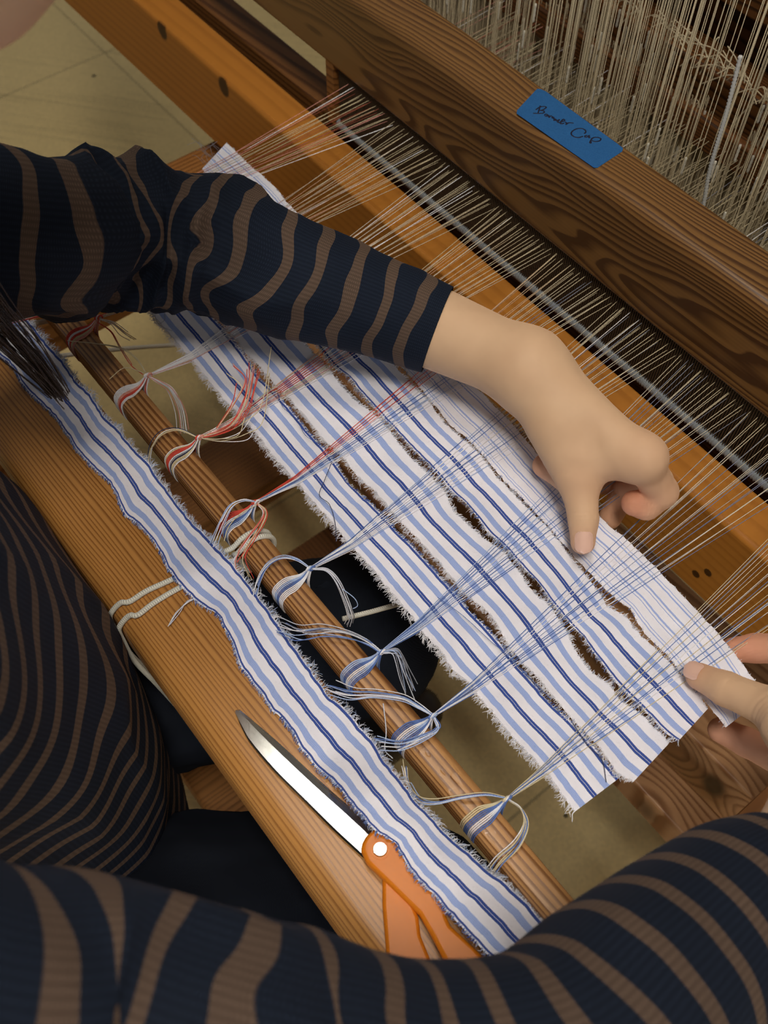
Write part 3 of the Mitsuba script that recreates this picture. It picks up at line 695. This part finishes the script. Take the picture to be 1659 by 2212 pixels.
# ------------------------------------------------------------------ blue tape with writing
ZT = .1
tp = thing('masking_tape', 'blue masking tape label with handwriting on the brown beater board', 'tape label')
o = [P(x, y, ZT + .0003) for x, y in ((1117, 238), (1160, 192), (1168, 192), (1180, 198), (1336, 312), (1346, 320), (1344, 327), (1291, 362), (1283, 362), (1116, 245))]
ol = V(o)[:, :2]
pg = Polygon(ol).buffer(0)
obj('paper', trimesh.creation.extrude_polygon(pg, .0003, engine='earcut').apply_translation([0, 0, ZT + .00002]), 'tape_paper', tp, smooth=False)
STROKES = [[(452, 352), (440, 395), (424, 440)], [(400, 400), (440, 372), (480, 362), (520, 370), (480, 400), (445, 405), (490, 412), (492, 432), (450, 440), (372, 438)],
           [(497, 462), (512, 448), (530, 452), (520, 470), (503, 470), (530, 470), (545, 458)], [(545, 458), (548, 485), (565, 468), (585, 475), (582, 495)], [(582, 495), (600, 480), (604, 500), (618, 520), (625, 500), (600, 520)],
           [(620, 520), (648, 515), (640, 535), (668, 505), (650, 540), (690, 545)], [(665, 540), (700, 530), (725, 520), (710, 505), (680, 535), (680, 555), (720, 550)], [(725, 535), (745, 545), (740, 565), (770, 545), (825, 548)],
           [(945, 668), (962, 640), (930, 612), (870, 610), (815, 635), (798, 670), (830, 700), (880, 710), (930, 695)], [(980, 685), (955, 690), (955, 705), (985, 700), (1000, 685), (995, 712), (1010, 705)],
           [(1030, 715), (1018, 750), (1022, 772), (1005, 765), (1040, 715), (1090, 708), (1128, 722), (1118, 745), (1070, 755), (1030, 745)]]
for sname, group in (('first_word', STROKES[:8]), ('second_word', STROKES[8:])):
    mb = MB()
    for st in group:
        q = V([P(1080 + x / 5.184, 160 + y / 5.184, ZT + .00042) for x, y in st]); q = spline(q, 40)
        v, f = tube(q, .00058, 6); v[:, 2] = ZT + .00034 + (v[:, 2] - ZT - .00042) * .25; mb.add(v, f)
    obj('writing', mb.mesh(), 'ink', tp, smooth=True, label='black handwritten word')

# ------------------------------------------------------------------ scissors
sc = thing('scissors', 'steel scissors with orange handles lying on the golden front beam', 'scissors')
ZB = -.0098


def poly(px, z): return Polygon([tuple(P(x, y, z)[:2]) for x, y in px]).buffer(0)


def rounded(pgn, z0, z1, r):
    inner = orient(pgn.buffer(-r, join_style=1).simplify(.0002))
    c = m3.CrossSection([list(map(tuple, np.asarray(inner.exterior.coords)[:-1]))])
    e = m3.Manifold.extrude(c, max(z1 - z0 - 2 * r, 1e-4)).translate([0, 0, z0 + r])
    return e.minkowski_sum(m3.Manifold.sphere(r, 16))


def blade(px_edge, px_back, z0, th):
    """A blade between its outer edge and back, with a ground bevel along the back line."""
    a = spline([P(x, y, z0 + th) for x, y in px_edge], 40); b = spline([P(x, y, z0 + th) for x, y in px_back], 40)
    rows = []
    for t, h in ((0, 0), (.02, .75), (.10, 1), (.74, 1), (.77, .93), (.97, .45), (1, .0)):
        g = a * (1 - t) + b * t; g[:, 2] = z0 + th * h; rows.append(g)
    g = a.copy(); g[:, 2] = z0; rows.append(g)
    g = V(rows); nr = len(rows); n = np.arange(nr * 40).reshape(nr, 40)
    q = np.stack([n[:-1, :-1], n[1:, :-1], n[1:, 1:], n[:-1, 1:]], -1).reshape(-1, 4)
    q = np.vstack([q, np.stack([n[-2, :-1], n[-1, :-1], n[-1, 1:], n[-2, 1:]], -1)])
    return g.reshape(-1, 3), q


obj('blade', blade([(508, 1540), (520, 1568), (540, 1605), (590, 1665), (650, 1725), (720, 1795), (785, 1855), (800, 1870)], [(509, 1532), (516, 1531), (524, 1536), (600, 1605), (690, 1688), (770, 1758), (850, 1830), (870, 1850)], ZB + .0012, .0022), 'steel', sc, smooth=20)
obj('blade', blade([(517, 1546), (540, 1580), (600, 1640), (660, 1705), (730, 1775), (800, 1840), (830, 1870)], [(514, 1534), (524, 1537), (602, 1603), (692, 1686), (772, 1756), (855, 1828), (880, 1850)], ZB, .0012), 'steel', sc, smooth=20)
hb = poly([(826, 1880), (826, 1960), (836, 2085), (852, 2200), (890, 2250), (960, 2240), (975, 2190), (934, 2090), (908, 2025), (903, 1985), (880, 1930), (860, 1890)], ZB)
obj('handle', rounded(hb, ZB, ZB + .0075, .0024), 'orange_plastic', sc, smooth=40)
ha = poly([(780, 1845), (783, 1830), (790, 1817), (803, 1804), (825, 1797), (850, 1808), (878, 1842), (910, 1885), (955, 1938), (967, 1960), (961, 1985), (970, 2006), (1020, 2052), (1060, 2096), (1130, 2180), (1110, 2230), (1050, 2210), (985, 2128), (962, 2088), (932, 2030), (905, 1982), (860, 1938), (818, 1898), (792, 1872)], ZB)
obj('handle', rounded(ha, ZB + .0028, ZB + .0118, .0026), 'orange_plastic', sc, smooth=40)
pv = P(821, 1835, ZB + .0118)
rim = trimesh.creation.annulus(.0049, .0058, .0006).apply_translation(pv + [0, 0, .0001]); obj('pivot_rim', rim, 'orange_plastic', sc)
disc = m3.Manifold.cylinder(.0014, .0043, .0038, 32).translate([float(c) for c in pv]) - m3.Manifold.cube([.0007, .012, .002], True).rotate([0, 0, -12]).translate([float(pv[0]), float(pv[1]), float(pv[2]) + .0017])
obj('pivot_screw', disc, 'steel', sc, smooth=20, label='round slotted steel pivot screw')


# ------------------------------------------------------------------ the weaver
me = thing('person', 'person in navy and brown striped knit top and dark jeans, holding the pale strip', 'person')


def chain(q, *balls_):
    return cone_chain(q, balls_)


def cone_chain(q, balls_, k=.006):
    d = None
    for (a, ra), (b, rb) in zip(balls_[:-1], balls_[1:]):
        e = cone_sdf(q, a, b, ra, rb); d = e if d is None else smin(d, e, k)
    return d


def crease(q, d, at, axis, dist, w, depth, side=None):
    """Skin folds across a finger at a joint."""
    axis = axis / np.linalg.norm(axis); t = (q - at) @ axis; r = np.linalg.norm(q - at, axis=1)
    m = np.exp(-(r / dist) ** 4)
    if side is not None: m = m * np.clip(((q - at) @ side) / .006, 0, 1)
    for o in (-1.6, -.4, .7, 1.7): d = d + depth * np.exp(-((t - o * w) / (.32 * w)) ** 2) * m
    return d


def toward_cam(p, axis):
    n = CAM - p; axis = axis / np.linalg.norm(axis); n = n - (n @ axis) * axis
    return n / np.linalg.norm(n)


# left hand
LW, LC = P(1140, 797, .066), P(945, 712, .058)
LT = [P(1207, 922, .052), P(1250, 1030, .036), P(1260, 1122, .0235), P(1259, 1171, .0150)]
LI = [P(1386, 990, .058), P(1428, 1062, .030), P(1397, 1092, .021), P(1370, 1087, .0225)]
LM = [P(1352, 966, .040), P(1420, 1040, .002), P(1350, 1062, -.004), P(1318, 1118, -.018)]
LR = [P(1308, 926, .020), P(1378, 1010, -.014), P(1320, 1040, -.012), P(1270, 1046, -.004)]
LP = [P(1262, 890, .006), P(1292, 1000, -.004), P(1222, 1034, .012), P(1176, 1006, .0155)]


def left_hand(q):
    d = cone_sdf(q, LC, LW, .0290, .0246)
    palm = cone_sdf(q, LW, LI[0], .0215, .0130)
    for m_, r_ in ((LM, .0122), (LR, .0118), (LP, .0110)): palm = smin(palm, cone_sdf(q, LW, m_[0], .0215, r_), .010)
    palm = smin(palm, cone_sdf(q, LI[0], LM[0], .0125, .0125), .010)
    d = smin(d, palm, .016)
    d = smin(d, cone_sdf(q, LW * .6 + LT[0] * .4, LT[0], .0205, .0185), .016)
    d = smin(d, cone_chain(q, list(zip(LT[:2], (.0185, .0142)))), .012)
    d = smin(d, cone_sdf(q, LT[0] * .35 + LT[1] * .65, LI[0], .0115, .0110), .018)          # web of the thumb
    th = smin(cone_sdf(q, LT[1], LT[2], .0140, .0099), cone_sdf(q, LT[2], LT[3], .0099, .0084), .004)
    d = smin(d, th, .006)
    d = crease(q, d, LT[2], LT[3] - LT[1], .014, .0024, .00065)
    d = crease(q, d, LT[1] + V([-.008, -.008, .004]), V([.5, -.8, -.1]), .014, .0030, .0009)
    for f_, rs in ((LI, (.0128, .0114, .0098, .0089)), (LM, (.0124, .0110, .0094, .0084)), (LR, (.0125, .0105, .0092, .0082)), (LP, (.0108, .0096, .0090, .0086))):
        d = smin(d, cone_chain(q, list(zip(f_, rs)), .003), .0035)
    d = crease(q, d, LI[2] + V([.004, 0, .002]), LI[2] - LI[3], .011, .0030, .0006)
    return d


# right hand
RW, RC = P(1795, 1772, .082), P(1681, 1905, .09)
RT = [P(1770, 1650, .062), P(1684, 1538, .041), P(1568, 1488, .022), P(1511, 1461, .0118)]
RI = [P(1815, 1490, .036), P(1710, 1402, .006), P(1632, 1400, -.006), P(1584, 1404, -.0095)]
RM = [P(1835, 1560, .026), P(1700, 1648, -.028), P(1612, 1603, -.036), P(1557, 1577, -.037)]
RR = [P(1845, 1620, .022), P(1790, 1722, -.02), P(1752, 1720, -.035), P(1722, 1708, -.04)]
RP = [P(1850, 1670, .024), P(1815, 1770, -.01), P(1780, 1775, -.022), P(1755, 1765, -.028)]


def right_hand(q):
    d = cone_sdf(q, RC, RW, .0285, .0235)
    palm = cone_sdf(q, RW, RI[0], .0225, .0135)
    for m_, r_ in ((RM, .0135), (RR, .0125), (RP, .0115)): palm = smin(palm, cone_sdf(q, RW, m_[0], .0215, r_), .012)
    d = smin(d, palm, .014)
    d = smin(d, cone_sdf(q, RW, RT[0], .0215, .0175), .014)
    d = smin(d, cone_chain(q, list(zip(RT[:2], (.0175, .0128)))), .012)
    d = smin(d, cone_sdf(q, RT[0] * .3 + RT[1] * .7, RI[0], .0115, .0115), .018)
    d = smin(d, smin(cone_sdf(q, RT[1], RT[2], .0126, .0104), cone_sdf(q, RT[2], RT[3], .0104, .0086), .004), .006)
    d = crease(q, d, RT[2], RT[3] - RT[1], .013, .0025, .00065)
    d = crease(q, d, RT[1] + V([-.004, -.006, .006]), RT[0] - RT[1], .016, .0032, .0008)
    for f_, rs in ((RI, (.0135, .0108, .0094, .0084)), (RM, (.0132, .0108, .0094, .0085)), (RR, (.0125, .0102, .009, .0082)), (RP, (.011, .009, .0082, .0074))):
        d = smin(d, cone_chain(q, list(zip(f_, rs)), .003), .0035)
    return d


# the head leans over the beam, looking down at the hands
CHIN = P(-95, 55, .37)
HF = V([-.12, .68, -.72]); HF /= np.linalg.norm(HF)
HS = np.cross(HF, V([0, 0, 1.])); HS /= np.linalg.norm(HS); HU = np.cross(HS, HF)
HC = CHIN - HF * .062 + HU * .098


def head(q):
    x, y, z = (q - HC) @ HS, (q - HC) @ HF, (q - HC) @ HU
    def ell(cx, cy, cz, a, b, c): return (np.sqrt(((x - cx) / a) ** 2 + ((y - cy) / b) ** 2 + ((z - cz) / c) ** 2) - 1) * min(a, b, c)
    d = smin(ell(0, -.012, .022, .076, .094, .098), ell(0, .022, -.045, .060, .066, .062), .03)
    d = smin(d, ell(0, .050, -.088, .024, .022, .017), .025)          # chin
    d = smin(d, ell(0, .090, -.014, .011, .016, .022), .014)          # nose
    d = smin(d, ell(0, .072, .028, .040, .014, .010), .016)           # brow
    for s_ in (-1, 1):
        d = smin(d, ell(s_ * .036, .062, -.022, .020, .018, .018), .016)
        d = smin(d, ell(s_ * .076, -.004, -.006, .008, .014, .026), .006)   # ears
        d = -smin(-d, ell(s_ * .031, .088, .012, .014, .012, .009), .006)   # eye sockets
    d = smin(d, ell(0, .080, -.050, .023, .010, .0055), .004); d = smin(d, ell(0, .078, -.060, .020, .010, .006), .004)   # lips
    return d


H0 = V([0, 0, 0.])
lh = level_mesh(left_hand, np.minimum.reduce([LC - .035, *[V(f_).min(0) - .016 for f_ in (LT, LI, LM, LR, LP)]]), np.maximum.reduce([LC + .035, LW + .03, *[V(f_).max(0) + .016 for f_ in (LT, LI, LM, LR, LP)]]), .0014)
rh = level_mesh(right_hand, np.minimum.reduce([RC - .035, *[V(f_).min(0) - .016 for f_ in (RT, RI, RM, RR, RP)]]), np.maximum.reduce([RC + .035, RW + .03, *[V(f_).max(0) + .02 for f_ in (RT, RI, RM, RR, RP)]]), .0016)
hd = level_mesh(head, HC - .15, HC + .15, .0045)
LSH, RSH = V([-.55, -.08, .28]), V([-.225, -.165, .315])
LEL = P(300, 495, .115)
REL = P(887, 2412, .18)
NECK = V([-.395, -.035, .355])
LPATH = [LSH + V([-.02, -.06, .02]), LSH, P(0, 505, .175), P(150, 500, .14), LEL, P(450, 528, .098), P(600, 590, .084), P(820, 665, .065), LC]
RPATH = [RSH + V([-.06, 0, -.01]), RSH, P(-260, 2235, .268), P(128, 2256, .232), P(434, 2339, .218), P(583, 2371, .203), REL, P(1179, 2351, .162), P(1345, 2199, .142), P(1472, 2075, .122), P(1597, 1959, .103), RC]
pieces = [hull((V([-.40, -.10, -.22]), .09), (V([-.40, -.10, .14]), .075), (V([-.50, -.10, .20]), .055), (V([-.29, -.11, .22]), .055)),
          hull((NECK, .05), (V([-.40, -.10, .2]), .065)), hull((NECK, .052), (HC - HF * .03 - HU * .03, .055)),
          hull((V([-.50, -.10, .20]), .055), (LSH, .043)), hull((V([-.29, -.11, .22]), .055), (RSH, .043))]
for path_, n_ in ((LPATH[1:], 9), (RPATH[1:], 10)):
    j_ = spline(path_, n_); r_ = np.linspace(.041, .0262, n_) - .004 * np.sin(np.linspace(0, np.pi, n_))
    pieces += [hull((j_[i], r_[i]), (j_[i + 1], r_[i + 1])) for i in range(n_ - 1)]
KNEES = [(V([-.485, -.17, -.235]), V([-.298, .218, -.205]), V([-.36, .22, -.70])), (V([-.315, -.17, -.262]), V([-.098, .112, -.245]), V([-.12, .13, -.70]))]
for h_, k_, a_ in KNEES:
    pieces += [hull((h_, .075), (k_, .052)), hull((k_, .05), (a_, .035)), hull((a_, .035), (a_ + V([.0, .12, -.05]), .028), (a_ + V([0, -.03, -.05]), .03))]
rest = m3.Manifold.batch_boolean(pieces, m3.OpType.Add).refine_to_length(.022)
body = m3.Manifold.batch_boolean([rest, lh, rh, hd], m3.OpType.Add)
bm = body.to_mesh(); bv, bf = np.array(bm.vert_properties[:, :3], float), np.array(bm.tri_verts)
tm = trimesh.Trimesh(bv, bf, process=True); trimesh.smoothing.filter_taubin(tm, iterations=2); bv, bf = np.array(tm.vertices), np.array(tm.faces)
sk = np.broadcast_to(V([.60, .395, .245]), bv.shape).copy()
def blush(c, r, col, k):
    w = np.exp(-(np.linalg.norm(bv - c, axis=1) / r) ** 2)[:, None] * k
    sk[:] = sk * (1 - w) + V(col) * w
mott = meshkit.fbm(bv * 45, 3)[:, None] - .5
sk *= 1 + mott * V([.10, .16, .18])
RED_ = (.56, .225, .145)
blush(LI[3], .013, (.60, .17, .10), .85); blush(LI[1], .018, RED_, .35); blush(LI[0], .02, RED_, .3); blush(LM[2], .02, RED_, .5); blush(LM[3], .02, RED_, .45); blush(LP[3], .014, RED_, .7); blush(LT[3], .014, RED_, .35); blush(LT[1], .02, RED_, .2)
blush(RT[3], .012, RED_, .4); blush(RI[3], .03, RED_, .7); blush(RI[2], .03, RED_, .5); blush(RM[3], .04, RED_, .5); blush(RM[2], .04, RED_, .4); blush(CHIN, .06, (.62, .34, .25), .6)
lips = HC + HF * .082 - HU * .055; blush(lips, .016, (.50, .15, .12), .7)
obj('body', (bv, bf), 'skin', me, smooth=True, color=sk)


def nail(tip, prev, r, w, u0, u1, side=0.):
    ax = tip - prev; ax /= np.linalg.norm(ax); n = toward_cam(tip, ax); s = np.cross(ax, n)
    n, s = n * math.cos(side) + s * math.sin(side), s * math.cos(side) - n * math.sin(side)
    rows = []
    for u in np.linspace(0, 1, 12):
        half = w * min(1, (1 - (2 * max(u - .62, 0) / .76) ** 2) ** .5 if u > .62 else 1, (1 - ((.3 - u) / .42) ** 2) ** .5 if u < .3 else 1)
        drop = -.0012 * max(0, (u - .55) / .45) ** 2
        for g in np.linspace(-1, 1, 11):
            th = g * half / r
            rows.append(tip + ax * (u0 + (u1 - u0) * u) + s * r * math.sin(th) + n * (r * math.cos(th) * (1 + .02) + .0007 + drop - .00035 * abs(g) ** 4))
    n_ = np.arange(132).reshape(12, 11); q = np.stack([n_[:-1, :-1], n_[1:, :-1], n_[1:, 1:], n_[:-1, 1:]], -1).reshape(-1, 4)
    obj('fingernail', (V(rows), q), 'nail', me, smooth=True)


nail(LT[3], LT[2], .0087, .0068, -.0075, .0075, -.1)
nail(RT[3], RT[2], .0090, .0066, -.0045, .0078, .25)
for s_ in (-1, 1):
    obj('eye', trimesh.creation.icosphere(2, .0105).apply_translation(HC + HS * s_ * .031 + HF * .072 + HU * .012), 'eye', me, smooth=True)
# hair: a cap with locks that fall forward
def cap_sdf(q):
    x, y, z = (q - HC) @ HS, (q - HC) @ HF, (q - HC) @ HU
    d = np.sqrt((x / .084) ** 2 + ((y + .018) / .1) ** 2 + ((z - .024) / .107) ** 2) - 1
    return np.maximum(d * .08, (y - .055) - np.maximum(z - .03, 0) * 1.2 + np.maximum(-z - .03, 0) * 1.6)
obj('hair', level_mesh(cap_sdf, HC - .13, HC + .15, .006), 'hair', me, smooth=True)
mb = MB(); rr = np.random.default_rng(5)
LS, L0, L1, L2, L3 = P(-400, 180, .37), P(-150, 540, .29), P(-15, 690, .205), P(58, 765, .155), P(128, 850, .115)
for i in range(130):
    o = rr.normal(0, 1, 3) * V([.0048, .0045, .005]); e = rr.normal(0, 1, 3) * V([.0035, .0035, .004])
    q = [HC + HS * .080 - HF * .035 + HU * .01 + o, HC + HS * .062 - HF * .06 - HU * .06 + o, LS + o * 1.6, L0 + o * 1.5, L1 + o * 1.1, L2 + o * .9 + e * .4, L3 + o * .4 + e * .6]
    if rr.random() < .3: q = q[:4] + [q[3] * .4 + q[4] * .6]
    v, f = tube(spline(q, 28), np.linspace(.0007, .00035, 28), 4); mb.add(v, f)
obj('hair_lock', mb.mesh(), 'hair', me, smooth=True, label='dark lock of hair hanging down')


# the knit top: sleeves and trunk as one piece
def ring_mesh(c, ra, rb, s, side_n, wr, s_off, closed_ends=False, uvw=None):
    n = len(c); t, a, b = frames(c)
    g = np.linspace(0, 2 * np.pi, side_n + 1)
    dirs = np.cos(g)[None, :, None] * a[:, None] + np.sin(g)[None, :, None] * b[:, None]
    disp, ds = wr(s[:, None] + 0 * g[None], g[None] + 0 * s[:, None])
    v = c[:, None] + dirs * (ra[:, None] + disp)[..., None]
    uv = np.stack([g[None] * ra.mean() + 0 * s[:, None], s[:, None] + ds - s_off], -1)
    k = np.arange(n * (side_n + 1)).reshape(n, side_n + 1)
    q = np.stack([k[:-1, :-1], k[:-1, 1:], k[1:, 1:], k[1:, :-1]], -1).reshape(-1, 4)
    return v.reshape(-1, 3), q, uv.reshape(-1, 2)


def folds(s, g, sd, f1=26., f2=1.3):
    """Soft folds round a sleeve, wandering with the angle."""
    x, y = np.cos(g), np.sin(g)
    q = np.stack([s * f1, x * f2 + sd, y * f2], -1)
    a = meshkit.noise(q, sd); b = meshkit.noise(q * 1.9 + 7, sd + 1)
    return (1 - np.abs(2 * a - 1)) ** 1.5 - .45 + .35 * (b - .5), a + .5 * b - .75


kb = MB()
lp = LPATH
lc = spline(lp, 240); sl = np.r_[0, np.cumsum(np.linalg.norm(np.diff(lc, axis=0), axis=1))]
def near_s(p, c=lc, s=sl): return s[np.argmin(np.linalg.norm(c - p, axis=1))]
se = near_s(LEL)
rl = np.interp(sl, [0, near_s(LSH), near_s(lp[2]), se, near_s(lp[5]), near_s(lp[6]), near_s(lp[7]), sl[-1]], [.066, .062, .053, .0465, .0475, .0445, .0375, .0335])
def wl(s, g):
    amp =   .0014 + .0170 * np.exp(-((s - se + .01) / .09) ** 2)
    d_, o_ = folds(s, g, 3)
    d2, o2 = folds(s, g, 9, 60., 2.2)
    return amp * d_ + .2 * amp * d2 - .0015, o_ * (amp * 2.5 + .0035)
v, f, uv = ring_mesh(lc, rl, rl, sl, 96, wl, sl[-1] - .0155)
kb.add(v, f, uv=uv)
n1 = 97     # the cuff turns in
last = v[-n1:]; inner = lc[-1] + (last - lc[-1]) * .93; deep = inner - (lc[-1] - lc[-6]) / np.linalg.norm(lc[-1] - lc[-6]) * .03
k_ = np.arange(n1 - 1); q_ = np.vstack([np.stack([k_, k_ + 1, k_ + 1 + n1, k_ + n1], 1), np.stack([k_ + n1, k_ + 1 + n1, k_ + 1 + 2 * n1, k_ + 2 * n1], 1)])
kb.add(np.vstack([last, inner, deep]), q_, uv=np.vstack([uv[-n1:], uv[-n1:] + [0, .001], uv[-n1:] + [0, .002]]))
rp = RPATH
rc = spline(rp, 300); sr = np.r_[0, np.cumsum(np.linalg.norm(np.diff(rc, axis=0), axis=1))]
sre = near_s(REL, rc, sr)
rr_ = np.interp(sr, [near_s(q_, rc, sr) for q_ in rp], [.064, .058, .054, .052, .0515, .051, .050, .049, .047, .044, .0395, .034])
def wr_(s, g):
    amp = .0010 + .0060 * np.exp(-((s - sre + .07) / .09) ** 2)
    d_, o_ = folds(s, g, 21, 17.); d2, o2 = folds(s, g, 29, 50., 2.)
    return amp * d_ + .1 * amp * d2, o_ * (amp * 1.6 + .004)
v, f, uv = ring_mesh(rc, rr_, rr_, sr, 110, wr_, sr[-1] - .0155)
kb.add(v, f, uv=uv)
n1 = 111
last = v[-n1:]; inner = rc[-1] + (last - rc[-1]) * .93; deep = inner - (rc[-1] - rc[-6]) / np.linalg.norm(rc[-1] - rc[-6]) * .03
k_ = np.arange(n1 - 1); q_ = np.vstack([np.stack([k_, k_ + 1, k_ + 1 + n1, k_ + n1], 1), np.stack([k_ + n1, k_ + 1 + n1, k_ + 1 + 2 * n1, k_ + 2 * n1], 1)])
kb.add(np.vstack([last, inner, deep]), q_, uv=np.vstack([uv[-n1:], uv[-n1:] + [0, .001], uv[-n1:] + [0, .002]]))
# trunk
zs = np.linspace(-.32, .395, 130)
cx_ = np.interp(zs, [-.32, 0, .25, .395], [-.40, -.40, -.395, -.395]); cy_ = np.interp(zs, [-.32, -.1, 0, .1, .2, .28, .395], [-.078, -.064, -.066, -.088, -.103, -.095, -.045])
wa = np.interp(zs, [-.32, -.15, .05, .2, .29, .345, .395], [.165, .160, .165, .178, .165, .105, .062]); wb = np.interp(zs, [-.32, -.15, .05, .2, .3, .395], [.108, .106, .106, .10, .085, .056])
g = np.linspace(0, 2 * np.pi, 141)
ZZ, GG = np.meshgrid(zs, g, indexing='ij')
sd_ = np.sign(np.cos(GG)) * np.abs(np.cos(GG)) ** .85, np.sign(np.sin(GG)) * np.abs(np.sin(GG)) ** .85
dis, of = folds(ZZ * .55 + .14 * np.sin(GG * 1.0 + 1.1), GG, 41, 17., 1.6)
am = .011 * np.clip((.30 - ZZ) / .1, 0, 1)
v = np.stack([cx_[:, None] + (wa[:, None] + am * dis) * sd_[0], cy_[:, None] + (wb[:, None] + am * dis) * sd_[1], ZZ], -1)
k = np.arange(130 * 141).reshape(130, 141)
q = np.stack([k[:-1, :-1], k[:-1, 1:], k[1:, 1:], k[1:, :-1]], -1).reshape(-1, 4)
uv = np.stack([GG * .15, ZZ + of * .026 + .004 * np.sin(3 * GG)], -1)
kb.add(v.reshape(-1, 3), q, uv=uv.reshape(-1, 2))
obj('knit_top', kb.mesh(), 'knit', me, smooth=True, uv=kb.uv(), label='navy knit top with thin brown stripes')
# jeans
jp = [hull((V([-.47, -.17, -.23]), .095), (V([-.33, -.17, -.23]), .095), (V([-.40, -.13, -.14]), .10))]
for h_, k_, a_ in KNEES:
    jp += [hull((h_, .092), (k_, .074)), hull((k_, .072), (a_, .050))]
jm = m3.Manifold.batch_boolean(jp, m3.OpType.Add).refine_to_length(.012).to_mesh()
tm = trimesh.Trimesh(jm.vert_properties[:, :3], jm.tri_verts, process=True); trimesh.smoothing.filter_taubin(tm, iterations=25)
jv = np.array(tm.vertices); jn = np.array(tm.vertex_normals)
jv = jv + jn * ((meshkit.fbm(jv * V([30, 30, 22]), 3)[:, None] - .5) * .011)
obj('jeans', (jv, np.array(tm.faces)), 'denim', me, smooth=True, label='dark navy jeans')
for h_, k_, a_ in KNEES:
    obj('shoe', hull((a_ + V([0, -.04, -.055]), .042), (a_ + V([0, .14, -.062]), .036), (a_ + V([0, .0, -.01]), .045)), 'hair', me)
# the bench under the weaver
be = thing('weaving_bench', 'wooden bench the weaver sits on, below the lower edge of the picture', 'bench')
obj('seat', prism(rrect(-.42, -.07, -.362, -.33, .006), -.85, .05, 0), 'wood_side', be)
for x0 in (-.83, -.005):
    obj('leg', prism(rrect(x0, x0 + .04, -.40, -.09, .006), -.80, -.362, 2), 'wood_side', be)
